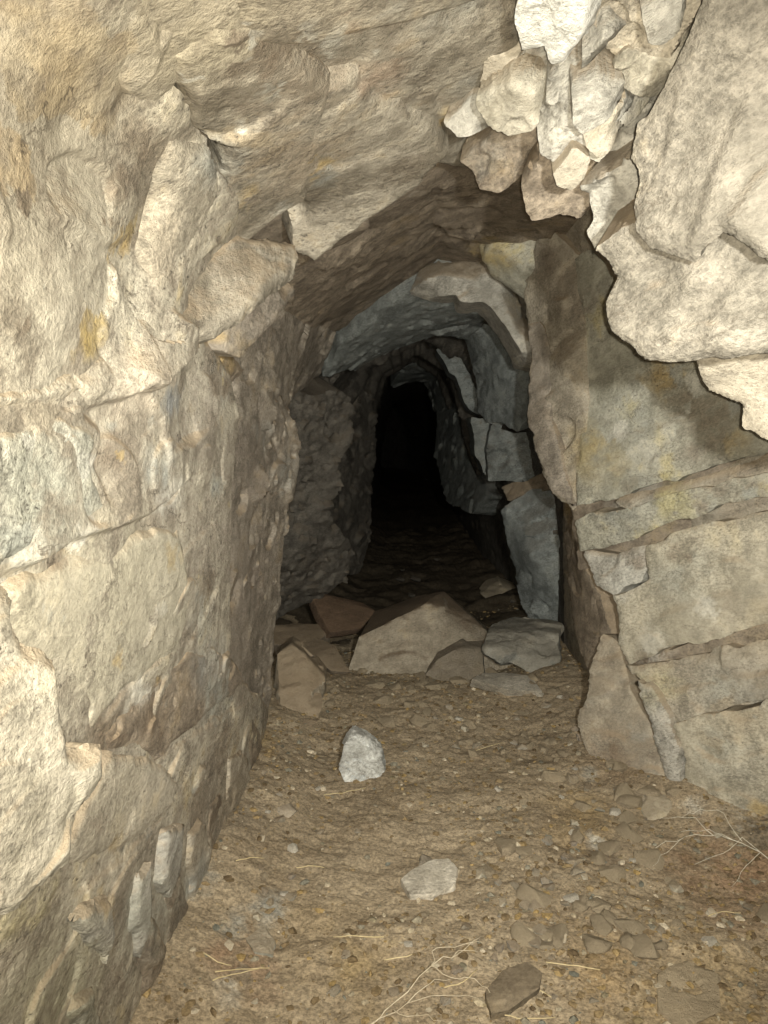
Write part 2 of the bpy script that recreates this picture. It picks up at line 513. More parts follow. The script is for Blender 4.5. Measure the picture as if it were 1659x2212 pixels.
def grid_faces(nu, nv):
    i = np.arange(nu - 1)[:, None] * nv + np.arange(nv - 1)[None, :]
    return np.stack([i, i + 1, i + nv + 1, i + nv], -1).reshape(-1, 4)

OCHRE, UMBER, LEMON, RUST, NEAR_BLACK, ASH, CHALK = (.42, .30, .09), (.17, .125, .085), (.50, .44, .20), (.30, .15, .08), (.07, .06, .05), (.33, .34, .31), (.72, .70, .64)
PALE, MOSSGREY, OLIVE, ROSE = (.46, .425, .355), (.33, .33, .285), (.40, .365, .285), (.34, .295, .25)
add_stains_and_shade([
    (150, 560, 190, PALE, .85), (60, 760, 110, PALE, .7), (340, 560, 50, (.45, .39, .31), .7), (300, 830, 80, (.42, .36, .29), .7), (60, 1050, 130, MOSSGREY, .85), (250, 1290, 170, OLIVE, .85),
    (480, 1150, 90, ROSE, .6), (560, 1020, 90, (.25, .21, .175), .8), (550, 1250, 90, (.26, .22, .185), .8), (540, 1430, 90, (.27, .23, .19), .7), (440, 900, 70, (.28, .245, .21), .6), (640, 350, 90, (.26, .21, .155), .6), (620, 200, 60, (.25, .20, .15), .6), (400, 60, 130, (.44, .39, .30), .7), (280, 40, 60, PALE, .5), (90, 900, 60, (.42, .37, .29), .6), (450, 1450, 60, (.33, .33, .31), .6), (250, 1750, 90, (.43, .385, .30), .7),
    (330, 1980, 80, MOSSGREY, .8), (120, 2150, 130, (.38, .36, .27), .8), (500, 1750, 70, (.25, .205, .15), .8), (560, 700, 60, (.27, .225, .18), .6),
    (190, 715, 45, OCHRE, .7), (110, 770, 40, OCHRE, .5), (275, 500, 40, OCHRE, .5), (150, 260, 60, (.42, .31, .17), .5), (60, 400, 50, UMBER, .25), (90, 150, 150, (.46, .37, .24), .6), (0, 330, 90, (.46, .36, .23), .6), (330, 480, 60, (.42, .36, .28), .6),
    (290, 300, 45, UMBER, .6), (230, 400, 35, UMBER, .5), (50, 430, 35, UMBER, .5), (100, 620, 70, ASH, .5), (60, 1130, 80, ASH, .7), (230, 480, 30, UMBER, .6),
    (570, 650, 40, OCHRE, .4), (520, 620, 30, OCHRE, .4), (690, 550, 25, OCHRE, .7), (820, 165, 40, RUST, .25), (670, 160, 60, UMBER, .6), (745, 60, 30, RUST, .3),
    (480, 830, 20, OCHRE, .6), (370, 860, 40, (.24, .245, .25), .9), (500, 1120, 30, OCHRE, .4), (430, 1350, 30, ASH, .5), (480, 1490, 60, ASH, .7),
    (330, 1560, 45, UMBER, .9), (230, 1590, 50, UMBER, .7), (250, 1700, 14, NEAR_BLACK, .9), (245, 1750, 12, NEAR_BLACK, .9), (205, 1775, 30, UMBER, .6), (258, 1832, 14, NEAR_BLACK, .7),  # near-black spots paint shaded holes, umber the dark recess
    (480, 1600, 60, UMBER, .5), (420, 1750, 50, UMBER, .6), (60, 1960, 60, LEMON, .35), (20, 2000, 50, LEMON, .4), (140, 2120, 50, UMBER, .5),
    (1230, 340, 18, OCHRE, .8), (1250, 345, 25, UMBER, .5), (1320, 365, 30, OCHRE, .4), (990, 240, 9, NEAR_BLACK, 1.0), (1160, 140, 30, UMBER, .8), (1220, 450, 25, OCHRE, .5),  # near-black paints a shaded hole, the strongest umber a dark recess
    (1370, 600, 40, OCHRE, .25), (1430, 760, 30, OCHRE, .5), (1640, 150, 50, OCHRE, .35), (1540, 740, 25, OCHRE, .4), (1480, 300, 60, CHALK, .25),
    (1300, 970, 60, OCHRE, .5), (1230, 860, 30, LEMON, .7), (1350, 900, 60, ASH, .4), (1560, 900, 80, UMBER, .5), (1480, 870, 60, UMBER, .5), (1390, 960, 50, CHALK, .3),
    (1450, 1085, 40, LEMON, .55), (1590, 1070, 60, UMBER, .4), (1480, 1250, 60, ASH, .5), (1380, 1215, 22, UMBER, .5), (1590, 1395, 12, RUST, .9), (1640, 1380, 50, (.40, .32, .2), .4),
    (1560, 1480, 50, ASH, .5), (1430, 1480, 40, LEMON, .3), (1560, 1640, 60, ASH, .4), (1600, 1560, 60, (.33, .27, .19), .6), (1640, 1800, 60, NEAR_BLACK, .7),
    (1060, 560, 35, OCHRE, .6), (1120, 640, 30, OCHRE, .4), (1240, 600, 40, UMBER, .4),
    (1600, 1880, 90, RUST, .45), (1480, 1880, 60, (.20, .11, .06), .6), (520, 2070, 70, (.22, .11, .06), .5), (1300, 2100, 80, (.36, .24, .11), .6), (1500, 2150, 110, (.40, .30, .17), .7),
    (760, 2100, 70, (.36, .26, .12), .5), (1250, 1770, 60, (.35, .24, .10), .5), (700, 2000, 80, (.30, .22, .12), .4), (1330, 1640, 60, (.17, .11, .065), .6),
])

_r = random.Random(77)
_kinds = [((.165, .128, .095), .30), ((.60, .585, .535), .27), ((.30, .305, .285), .25), ((.37, .26, .10), .18)]
def _scatter(n, x0, x1, y0, y1, rmax):
    out = []
    for _ in range(n):
        c = _r.choices([k_[0] for k_ in _kinds], [k_[1] for k_ in _kinds])[0]
        out.append((_r.uniform(x0, x1), _r.uniform(y0, y1), _r.uniform(8, rmax), c, _r.uniform(.4, .8)))
    return out
add_stains_and_shade(_scatter(120, 0, 620, 0, 2150, 42) + _scatter(40, 500, 1100, 0, 500, 40) + _scatter(60, 1240, 1659, 780, 1850, 40) + _scatter(34, 1100, 1659, 0, 780, 34))

# ------------------------------------------------------------------ the adit itself: walls, roof, floor
def wall_sheet(name, k0, k1, nper, mat, seed):
    ys = np.concatenate([np.linspace(-2.6, .4, 40, False), np.linspace(.4, 5.0, 230, False), np.linspace(5, 10, 120, False), np.linspace(10, 26, 70)])
    S = section(ys)                                   # ny, 9, 2
    t = np.linspace(k0, k1, nper * (k1 - k0) + 1)
    i = np.minimum(np.floor(t).astype(int), 7)
    f = (t - i)[None, :, None]
    P = S[:, i] * (1 - f) + S[:, i + 1] * f
    ctr = np.array([0.1, 1.0])
    c = S.mean(1)[:, None, :]
    out = P - c
    out /= np.linalg.norm(out, axis=2, keepdims=True)
    V = np.stack([P[..., 0], np.broadcast_to(ys[:, None], P.shape[:2]), P[..., 1]], -1).reshape(-1, 3)
    N = np.stack([out[..., 0], np.zeros(P.shape[:2]), out[..., 1]], -1).reshape(-1, 3)
    d = relief(V, .034, seed, .3, 1.2, .28)
    ja = .16 * fbm(V * np.array([3, .01, 3]), 3, 71) + .10 * facet(V * np.array([5, .01, 5]), 72, .5, 60)
    for yi, dp in ((5.75, .09), (6.8, .12), (8.3, .08)):     # rough-hewn ribs narrowing the passage
        q = V[:, 1] - yi + ja
        d = d - dp * np.where(q < 0, np.exp(-(q / .10) ** 2), np.exp(-(q / .45) ** 2)) * (N[:, 2] > -.35)
    V = V + N * (0.035 + d)[:, None]
    o = mesh_obj(name, V, grid_faces(len(ys), len(t)), mat)
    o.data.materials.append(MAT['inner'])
    deep = np.repeat((ys[:-1] > 4.35).astype(np.int32), len(t) - 1)  # far part gets the rock colour darkened for shade
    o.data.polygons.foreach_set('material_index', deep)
    return o

WL = tag(wall_sheet('wall_left', 0, 3, 55, MAT['pink'], 1), 'rough schist wall along the left side of the adit', 'rock wall', kind='structure')
WC = tag(wall_sheet('ceiling', 3, 5, 55, MAT['brown'], 1), 'low sloping rock roof of the adit', 'rock ceiling', kind='structure')
WR = tag(wall_sheet('wall_right', 5, 8, 55, MAT['tan'], 1), 'ledged schist wall along the right side of the adit', 'rock wall', kind='structure')

def make_floor():
    ys = np.concatenate([np.linspace(-2.6, 1.1, 60, False), np.linspace(1.1, 4.6, 420, False), np.linspace(4.6, 10, 170, False), np.linspace(10, 26, 60)])
    t = np.linspace(0, 1, 260)
    xl = np.interp(ys, SY, SP[:, 0, 0]) - .12
    xr = np.interp(ys, SY, SP[:, 8, 0]) + .12
    X = xl[:, None] * (1 - t) + xr[:, None] * t
    Yg = np.broadcast_to(ys[:, None], X.shape)
    Z = floor_z(X, Yg)
    p = np.stack([X, Yg, Z], -1).reshape(-1, 3)
    p[:, 2] += sstep(4.2, 5.2, p[:, 1]) * (.008 * facet(p * np.array([6, 6, 2.]), 84, 1.2, 60) + .055 * fbm(p * 3.5, 4, 85)) - .002 + .003 * facet(p * np.array([45, 45, 5.]), 81, k=8) + .004 * fbm(p * 24, 3, 82)
    o = mesh_obj('floor', p, grid_faces(len(ys), len(t))[:, ::-1], MAT['dirt'], sharp=0)
    o.data.materials.append(MAT['shade_dirt'])
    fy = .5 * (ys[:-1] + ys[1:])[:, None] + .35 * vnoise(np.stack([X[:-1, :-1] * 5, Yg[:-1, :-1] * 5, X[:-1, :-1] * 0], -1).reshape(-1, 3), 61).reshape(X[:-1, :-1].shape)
    o.data.polygons.foreach_set('material_index', (fy > 4.75).astype(np.int32).ravel())  # far floor gets the dirt darkened for shade
    return o
FL = tag(make_floor(), 'brown trampled dirt floor strewn with stone chips', 'dirt floor', kind='structure')

# ------------------------------------------------------------------ slabs, lumps and faces of rock that stand out of the walls
def rock_piece(name, parent, mat, poly, k=.95, thick=.16, amp=.022, layer=.0, jag=1.0, edge=.02, px=2.3, seed=0, extra=(), fine=1.0, soft=0.0, hard=(), grow=0.0, sink=.055, mid=.10, steps=()):
    """poly: outline as seen, each corner (tx, ty) resting on the wall behind (times k) or (tx, ty, Y); extra: inner points the same way."""
    def pt(q):
        Y = base_depth(q[0], q[1]) * k if len(q) < 3 else base_depth(q[0], q[1]) * q[2] if len(q) > 3 else q[2]
        return at(q[0], q[1], Y)
    if hard == 'low':   # broken off sharp below and to the left, grown out of the mass above
        n0 = len(poly)
        ar = sum(poly[i][0] * poly[(i + 1) % n0][1] - poly[(i + 1) % n0][0] * poly[i][1] for i in range(n0))
        hd = []
        for i in range(n0):
            ex, ey = poly[(i + 1) % n0][0] - poly[i][0], poly[(i + 1) % n0][1] - poly[i][1]
            nx, ny = (ey, -ex) if ar > 0 else (-ey, ex)
            if (-.55 * nx + .83 * ny) / (math.hypot(ex, ey) + 1e-6) > .1:
                hd.append(i)
        hard = tuple(hd)
    if grow:      # neighbours run into each other: the outline is taken a little beyond what is seen
        n0 = len(poly)
        cx, cy = sum(q[0] for q in poly) / n0, sum(q[1] for q in poly) / n0
        g_ = []
        for i, q in enumerate(poly):
            if i in hard or (i - 1) % n0 in hard:
                g_.append(q)
                continue
            d = math.hypot(q[0] - cx, q[1] - cy) + 1e-6
            g_.append((q[0] + (q[0] - cx) / d * grow, q[1] + (q[1] - cy) / d * grow) + tuple(q[2:]))
        poly = g_
    P = np.array([pt(q) for q in poly])
    E = np.array([pt(q) for q in extra]) if len(extra) else np.zeros((0, 3))
    A = np.vstack([P, E])
    c = P.mean(0)
    _, _, vt = np.linalg.svd(P - c)
    nrm = vt[2]
    if nrm @ (CAM - c) < 0:
        nrm = -nrm
    # keep the piece's plane reasonably square to the view so that its outline stays true
    vd = (CAM - c) / np.linalg.norm(CAM - c)
    if nrm @ vd < .35:
        nrm = nrm + vd * (.45 - nrm @ vd)
        nrm /= np.linalg.norm(nrm)
    u = np.cross([0, 0, 1.0], nrm)
    u /= np.linalg.norm(u)
    v = np.cross(nrm, u)
    L = np.stack([(A - c) @ u, (A - c) @ v], 1)
    H = (A - c) @ nrm
    n = len(A)
    K = np.linalg.norm(L[:, None] - L[None], axis=2)
    M = np.zeros((n + 3, n + 3))
    M[:n, :n] = K - np.eye(n) * .02
    M[:n, n] = 1
    M[:n, n + 1:] = L
    M[n, :n] = 1
    M[n + 1:, :n] = L.T
    co = np.linalg.lstsq(M, np.concatenate([H, np.zeros(3)]), rcond=None)[0]
    Lp = L[:len(P)]
    res = np.linalg.norm(c - CAM) / F_PX * px
    lo, hi = Lp.min(0) - 4 * res, Lp.max(0) + 4 * res
    nu, nv = [max(6, int((hi[i] - lo[i]) / res)) for i in (0, 1)]
    gu, gv = np.linspace(lo[0], hi[0], nu), np.linspace(lo[1], hi[1], nv)
    du, dv = gu[1] - gu[0], gv[1] - gv[0]
    U, W = np.meshgrid(gu, gv, indexing='ij')
    Q = np.stack([U.ravel(), W.ravel()], 1)
    # signed distance to the outline (positive inside)
    best = np.full(len(Q), 1e9)
    sbest = np.full(len(Q), 1e9)
    ins = np.zeros(len(Q), bool)
    for i in range(len(Lp)):
        a, b = Lp[i], Lp[(i + 1) % len(Lp)]
        ab = b - a
        t = np.clip(((Q - a) @ ab) / (ab @ ab + 1e-12), 0, 1)
        dd = np.linalg.norm(Q - a - t[:, None] * ab, axis=1)
        best = np.minimum(best, dd)
        if i not in hard:
            sbest = np.minimum(sbest, dd)
        cr = (a[1] > Q[:, 1]) != (b[1] > Q[:, 1])
        xx = a[0] + (Q[:, 1] - a[1]) * ab[0] / (ab[1] if abs(ab[1]) > 1e-12 else 1e-12)
        ins ^= cr & (Q[:, 0] < xx)
    sd = np.where(ins, best, -best)
    W3 = c + Q[:, :1] * u + Q[:, 1:] * v
    sz = res / px
    sd = sd + jag * sz * (3.5 * facet(W3 / (sz * 34), seed + 91, .3, 9) + 1.6 * fbm(W3 / (sz * 13), 3, seed + 90, .6))
    h = np.linalg.norm(Q[:, None] - L[None], axis=2) @ co[:n] + co[n] + Q @ co[n + 1:]
    Pw = W3 + h[:, None] * nrm
    inner = sd > -2.5 * res
    rl = np.zeros(len(Q))
    rl[inner] = relief(Pw[inner], amp, seed % 7, layer, fine, mid)
    h = h + rl
    for line, dep, fade in steps:      # broken ledges: on the left of the line (walking along it) the rock stands proud
        LP = np.array([pt(q) for q in line])
        LP = np.stack([(LP - c) @ u, (LP - c) @ v], 1)
        bd = np.full(len(Q), 1e9)
        sg_ = np.zeros(len(Q))
        tp = np.zeros(len(Q))
        wob = .016 * fbm(W3 / .16, 3, seed + 77)
        for i in range(len(LP) - 1):
            a, b = LP[i], LP[i + 1]
            ab = b - a
            t = np.clip(((Q - a) @ ab) / (ab @ ab), 0, 1)
            dv_ = Q - a - t[:, None] * ab
            dd = np.linalg.norm(dv_, axis=1)
            m_ = dd < bd
            bd[m_] = dd[m_]
            sg_[m_] = np.sign(ab[0] * dv_[m_, 1] - ab[1] * dv_[m_, 0])
            tp[m_] = (i + t[m_]) / (len(LP) - 1)
        ds = bd * sg_ + wob
        h = h + dep * np.clip(np.minimum(tp, 1 - tp) * 6, 0, 1) * sstep(-3.0 * res, 3.0 * res, ds) * np.exp(-np.maximum(ds, 0) / fade)
    e = np.clip(1 - sd / edge, 0, 1)
    h = h - edge * .55 * e ** 2
    if soft:      # the piece swells out of the wall; only here and there its rim is broken off sharp
        sink = min(thick * .8, sink * c[1] / 1.3)
        wd = soft * np.clip(.6 + .9 * fbm(W3 / .30, 2, seed + 95), .25, 1)
        e = np.clip(1 - (sbest + sd - best) / wd, 0, 1)
        h = h - sink * e * e
    # move the rim onto the outline
    S = sd.reshape(nu, nv)
    gx, gy = np.gradient(S, du, dv)
    g2 = gx * gx + gy * gy + 1e-6
    isin = sd > 0
    I = isin.reshape(nu, nv)
    pad = np.pad(I, 1)
    alli = np.ones_like(I)
    anyi = np.zeros_like(I)
    for ax in (0, 1, 2):
        for ay in (0, 1, 2):
            w_ = pad[ax:ax + nu, ay:ay + nv]
            alli &= w_
            anyi |= w_
    rim = (I & ~alli) | (~I & anyi)
    mv = np.where(rim, -S / np.sqrt(g2), 0)
    mv = np.clip(mv, -1.6 * res, 1.6 * res) / np.sqrt(g2)
    Q2 = Q + np.stack([(mv * gx).ravel(), (mv * gy).ravel()], 1)
    h = np.where(isin, h, h - thick)
    V = c + Q2[:, :1] * u + Q2[:, 1:] * v + h[:, None] * nrm
    Fc = grid_faces(nu, nv)
    Fc = Fc[isin[Fc].any(1)]
    used = np.unique(Fc)
    mp = np.full(len(V), -1)
    mp[used] = np.arange(len(used))
    return mesh_obj(name, V[used], mp[Fc], MAT[mat], parent, 42)

SEED = [0]
def pc(name, parent, mat, poly, **kw):
    SEED[0] += 1
    kw.setdefault('seed', SEED[0])
    return rock_piece(name, parent, mat, poly, **kw)

def z1(pts, Y):   # points read on an enlarged view of the tunnel's middle
    return [(548.6 + .463 * p[0], 493.7 + .463 * p[1], p[2] if len(p) > 2 else Y) for p in pts]
def z2(pts, Y):
    return [(548.6 + .463 * p[0], 1042.3 + .463 * p[1], p[2] if len(p) > 2 else Y) for p in pts]

# ---- left wall: one big face with its swellings and broken ledges, then the pieces that stand clear of it
def K(lst):
    return [(a, b, f, 1) for a, b, f in lst]
pc('rock_face', WL, 'wall', [(-330, -90), (-90, -90), (120, -90), (330, -90), (380, 60), (420, 200), (475, 300), (500, 420), (512, 530), (440, 600), (430, 700), (500, 800), (520, 900), (505, 1050), (500, 1250), (500, 1450), (585, 1560), (562, 1650), (545, 1760),
    (505, 1870), (470, 1960), (400, 2080), (330, 2300), (100, 2300), (-330, 2300), (-330, 1800), (-330, 1300), (-330, 800), (-330, 300)], k=.965, amp=.014, px=1.7, thick=.12, fine=1.1, mid=.13, extra=K([
    (-40, 250, .94), (120, 260, .95), (250, 200, .97), (0, 500, .93), (150, 470, .93), (260, 470, .955), (305, 420, .99), (345, 470, .935), (350, 590, .925), (440, 400, .95), (490, 500, .955),
    (0, 700, .93), (150, 660, .93), (270, 600, .985), (250, 740, .985), (330, 690, .935), (390, 735, .94), (0, 850, .955), (120, 845, .985), (280, 800, .95), (400, 810, 1.0),
    (0, 1000, .94), (150, 980, .945), (215, 1040, .965), (320, 950, .955), (430, 950, .97), (0, 1235, .985), (140, 1160, .98), (300, 1110, .97), (400, 1040, .965),
    (100, 1310, .945), (250, 1250, .945), (380, 1250, .955), (200, 1450, .945), (350, 1420, .955), (230, 1595, .985), (330, 1560, .985), (430, 1500, .955),
    (480, 1650, .965), (400, 1720, .965), (300, 1690, .945), (200, 1750, .95), (350, 1850, .96), (250, 1900, .95), (100, 1950, .93), (0, 2050, .93), (150, 2100, .95), (250, 2190, .955), (400, 1950, .975)]),
    steps=[([(-20, 1262), (150, 1168), (300, 1112), (425, 1015)], .028, .12), ([(120, 905), (300, 835), (400, 755), (385, 700), (330, 655)], .032, .12), ([(430, 590), (505, 525), (492, 420), (470, 310)], .03, .12),
           ([(150, 860), (215, 930), (200, 1000), (235, 1105)], -.016, .1), ([(560, 1500), (430, 1570), (340, 1645), (230, 1640)], .007, .14),
           ([(400, 1380), (300, 1450), (200, 1580)], .008, .1), ([(480, 1240), (440, 1330), (390, 1400)], .006, .08), ([(395, 1690), (250, 1860), (100, 1960)], .007, .1), ([(250, 780), (330, 900), (340, 1020)], .010, .08), ([(60, 470), (180, 520), (280, 500)], .012, .1), ([(480, 900), (400, 960), (330, 980)], .010, .08), ([(470, 1120), (380, 1200), (260, 1240)], .006, .08),
           ([(230, 560), (240, 640), (200, 700)], .012, .08), ([(250, 110), (330, 160), (420, 130)], .02, .1)])
pc('rock_buttress', WL, 'pink', [(440, 830, 2.15), (540, 770, 2.5), (590, 800, 2.9), (615, 870, 3.1), (640, 930, 3.2), (655, 1005, 3.2), (625, 1080, 3.2), (615, 1190, 3.2), (600, 1310, 3.2), (590, 1410, 3.2), (592, 1500, 3.2), (562, 1610, 3.15),
    (490, 1620, 2.6), (420, 1470, 2.15), (440, 1300, 2.25), (420, 1150, 2.1), (430, 1010, 2.1)], amp=.024, thick=.3, layer=.8, jag=.9, mid=.45, fine=2, soft=.15, hard=tuple(range(2, 11)))
pc('rock_block', WL, 'cream', [(238, 1625), (340, 1640), (392, 1690), (372, 1752), (250, 1850), (170, 1885), (120, 1850), (175, 1765)], k=.925, amp=.012, thick=.1, soft=.05, sink=.02, hard=(0, 1, 2, 3))
for rib in ([(368, 1800), (402, 1778), (395, 1880), (372, 1945), (352, 1905)], [(302, 1890), (330, 1868), (334, 2000), (314, 2070), (298, 1985)]):
    pc('rock_rib', WL, 'grey', rib, k=.91, amp=.006, thick=.06, soft=.02, sink=.012)
pc('rock_block', WL, 'grey', [(162, 1985), (252, 1928), (262, 2000), (250, 2085), (215, 2050)], k=.90, amp=.008, thick=.06, soft=.03, sink=.015)
pc('rock_rib', WL, 'cream', [(330, 300), (400, 265), (470, 310), (490, 420), (505, 528), (440, 578), (335, 650), (305, 560), (325, 440)], k=.93, amp=.010, thick=.12, soft=.07, sink=.03, hard=(2, 3, 4, 5), mid=.3, fine=1.6, px=2.0)
pc('rock_shelf', WL, 'cream', [(335, 645), (388, 700), (408, 755), (300, 842), (180, 892), (60, 914), (-120, 905), (-120, 830), (120, 800), (255, 755)], k=.93, amp=.010, thick=.10, soft=.07, sink=.03, hard=(0, 1, 2, 3), mid=.3, fine=1.6, px=2.0)
pc('rock_face', WL, 'green', [(-120, 925), (110, 890), (215, 935), (200, 1000), (238, 1100), (140, 1162), (-120, 1275)], k=.94, amp=.012, thick=.10, soft=.06, sink=.02, hard=(1, 2, 3, 4, 5), mid=.3, fine=1.6, px=2.0)
pc('rock_face', WL, 'smooth', [(15, 1268), (150, 1182), (300, 1128), (385, 1135), (412, 1250), (405, 1350), (370, 1450), (270, 1512), (200, 1585), (130, 1480), (40, 1420)], k=.945, amp=.008, thick=.08, soft=.07, sink=.022, hard=(3, 4, 5), mid=.15, px=2.0)
pc('rock_face', WL, 'brown', [(210, 1590), (300, 1480), (410, 1400), (500, 1400), (545, 1480), (430, 1570), (345, 1640), (240, 1630)], k=.95, amp=.014, thick=.08, soft=.06, sink=.022, mid=.35, fine=1.6, px=2.0)
for q, (tx, ty, wd_, ht, m_) in enumerate([(552, 1600, 30, 140, 'brown'), (525, 1705, 40, 170, 'tan'), (478, 1800, 44, 180, 'brown'), (440, 1868, 46, 190, 'tan'), (385, 1945, 50, 190, 'brown'), (335, 2045, 54, 200, 'brown'), (270, 2130, 60, 180, 'tan'), (200, 2190, 70, 150, 'green')]):
    pc('rock_foot', WL, m_, [(tx - wd_ * .6, ty - ht * .4), (tx, ty - ht * .55), (tx + wd_ * .35, ty - ht * .3), (tx + wd_ * .7, ty + ht * .25), (tx + wd_ * .5, ty + ht * .55), (tx - wd_ * .3, ty + ht * .6), (tx - wd_ * .75, ty + ht * .1)], k=(.95, .93, .955, .935)[q % 4], amp=.012, thick=.12, soft=.05, sink=.03, mid=.3, fine=1.5)
pc('rock_block', WL, 'pale', [(-330, 1180, .62), (-80, 1220, .80), (5, 1245, .85), (48, 1300, .88), (40, 1335, .88), (78, 1390, .9), (140, 1430, .95), (150, 1540, .95), (165, 1610, .96), (235, 1615, 1.02), (242, 1680, 1.02), (180, 1770, .96), (170, 1860, .95), (60, 1970, .86), (-80, 2030, .78), (-330, 2090, .60)], amp=.012, thick=.22, layer=.7, edge=.03, mid=.3)

# ---- roof, left of the crown
pc('roof_block', WC, 'cream', [(240, -70), (500, -70), (525, 60), (505, 95), (400, 150), (330, 235), (255, 150)], k=.95, amp=.02, soft=.07, sink=.014, grow=42)
pc('roof_face', WC, 'tan', [(490, -70), (1130, -70), (1010, 10), (830, 52), (700, 85), (560, 112), (515, 70)], k=.95, amp=.01, fine=.7, soft=.07, sink=.014, grow=42)
pc('roof_face', WC, 'roof', [(550, 112), (700, 80), (830, 48), (1000, 10), (1110, 50), (1090, 120), (1040, 170), (990, 240), (990, 335), (860, 320), (700, 220), (640, 165)], k=.97, amp=.024, soft=.07, sink=.014, grow=42)
pc('roof_face', WC, 'roof', [(400, 160), (480, 110), (560, 108), (650, 165), (700, 205), (655, 330), (640, 400), (500, 525), (480, 400), (530, 300), (465, 300)], k=.94, amp=.016, layer=.5, soft=.07, sink=.014, grow=42)
pc('hanging_slab', WC, 'roof', [(640, 400), (665, 320), (700, 225), (800, 190), (900, 215), (985, 280, 1.72), (1002, 335, 1.72), (900, 405, 1.85), (770, 505, 1.95), (685, 577, 2.0), (665, 552, 1.98), (640, 540, 1.95), (632, 450, 1.85)], k=.935, amp=.016, thick=.3, edge=.012, px=2.0, soft=.12, hard=(5, 6, 7, 8, 9, 10, 11), grow=42)
pc('folded_slab', WC, 'roof', [(330, 665, 1.28), (440, 590, 1.55), (500, 535, 1.7), (610, 545, 1.95), (600, 600, 1.9), (540, 640, 1.7), (480, 680, 1.6), (400, 690, 1.42)], amp=.018, thick=.2, layer=1.0, soft=.07, sink=.014, grow=42)
pc('rock_prow', WL, 'pink', [(500, 605, 1.75), (560, 560, 1.9), (625, 585, 2.1), (652, 630, 2.2), (605, 690, 2.05), (560, 735, 1.95), (522, 768, 1.85), (485, 758, 1.78), (473, 722, 1.75), (540, 650, 1.8)], amp=.012, thick=.3, px=2.0, soft=.08, hard=(2, 3, 4, 5, 6, 7), grow=42)
pc('rock_face', WL, 'brown', [(390, 690, 1.5), (480, 690, 1.9), (530, 770, 2.2), (560, 800, 2.5), (470, 850, 2.0), (400, 750, 1.55)], amp=.02, layer=.9, soft=.12, grow=20)

# ---- broken lumps hanging on the right of the roof
pc('quartz_slab', WC, 'bright', [(1120, -70, 1.12), (1290, -70, 1.10), (1268, 60, 1.2), (1246, 136, 1.28), (1190, 141, 1.3), (1175, 102, 1.26), (1128, 112, 1.28), (1112, 50, 1.22)], amp=.012, thick=.2, edge=.005, fine=3, mid=.6, soft=.05, hard='low', grow=16, jag=.8)
pc('rock_mass', WC, 'grey', [(1100, 60, 1.42), (1180, 90, 1.40), (1260, 110, 1.42), (1330, 150, 1.42), (1400, 200, 1.45), (1400, 330, 1.55), (1250, 330, 1.6), (1150, 250, 1.55), (1060, 220, 1.52), (1040, 130, 1.48)], amp=.035, edge=.005, fine=3, mid=.6, soft=.05, hard='low', grow=16, jag=.8)
pc('rock_lump', WC, 'grey', [(1258, 95, 1.30), (1300, 45, 1.26), (1335, 85, 1.28), (1282, 152, 1.33), (1256, 152, 1.33)], amp=.01, thick=.14, edge=.005, fine=3, mid=.6, soft=.05, hard='low', grow=16, jag=.8)
pc('rock_face', WC, 'tan', [(1270, -70, 1.22), (1545, -70, 1.2), (1520, 20, 1.25), (1460, 120, 1.3), (1330, 110, 1.36), (1270, 60, 1.32)], amp=.025, edge=.005, fine=3, mid=.6, soft=.05, hard='low', grow=16, jag=.8)
pc('rock_lump', WC, 'grey', [(1398, 78, 1.22), (1495, 18, 1.18), (1492, 50, 1.2), (1430, 95, 1.24), (1408, 95, 1.24)], amp=.006, thick=.1, edge=.005, fine=3, mid=.6, soft=.05, hard='low', grow=16, jag=.8)
pc('rock_lump', WC, 'pale', [(1262, 155, 1.40), (1345, 92, 1.33), (1440, 100, 1.30), (1465, 145, 1.30), (1392, 240, 1.38), (1365, 200, 1.38), (1305, 172, 1.40)], amp=.018, thick=.16, edge=.005, fine=3, mid=.6, soft=.05, hard='low', grow=16, jag=.8)
pc('rock_lump', WC, 'tan', [(1042, 172, 1.5), (1060, 98, 1.42), (1132, 130, 1.42), (1140, 160, 1.46), (1120, 178, 1.5), (1060, 186, 1.5)], amp=.018, edge=.005, fine=3, mid=.6, soft=.05, hard='low', grow=16, jag=.8)
pc('rock_lump', WC, 'grey', [(955, 235, 1.6), (1010, 195, 1.55), (1040, 200, 1.55), (1055, 270, 1.58), (1040, 292, 1.6), (985, 303, 1.62), (958, 265, 1.62)], amp=.014, edge=.005, fine=3, mid=.6, soft=.05, hard='low', grow=16, jag=.8)
pc('rock_lump', WC, 'pale', [(1032, 195, 1.48), (1100, 168, 1.42), (1185, 170, 1.42), (1192, 240, 1.46), (1150, 282, 1.5), (1095, 300, 1.52), (1052, 272, 1.52), (1030, 232, 1.5)], amp=.018, extra=[(1110, 190, 1.38)], edge=.005, fine=3, mid=.6, soft=.05, hard='low', grow=16, jag=.8)
pc('rock_lump', WC, 'grey', [(1160, 285, 1.46), (1186, 258, 1.42), (1188, 205, 1.40), (1240, 175, 1.36), (1312, 178, 1.36), (1352, 202, 1.38), (1362, 260, 1.42), (1340, 305, 1.46), (1292, 352, 1.5), (1262, 330, 1.5), (1235, 352, 1.5), (1200, 350, 1.5), (1168, 330, 1.5)], amp=.022, thick=.2, px=2.0, edge=.005, fine=3, mid=.6, soft=.05, hard='low', grow=16, jag=.8)
pc('rock_plate', WC, 'grey', [(1242, 215, 1.34), (1290, 200, 1.33), (1345, 210, 1.34), (1345, 245, 1.36), (1300, 270, 1.38), (1255, 290, 1.4), (1238, 265, 1.38)], amp=.008, thick=.06, edge=.005, fine=3, mid=.6, soft=.05, hard='low', grow=16, jag=.8)
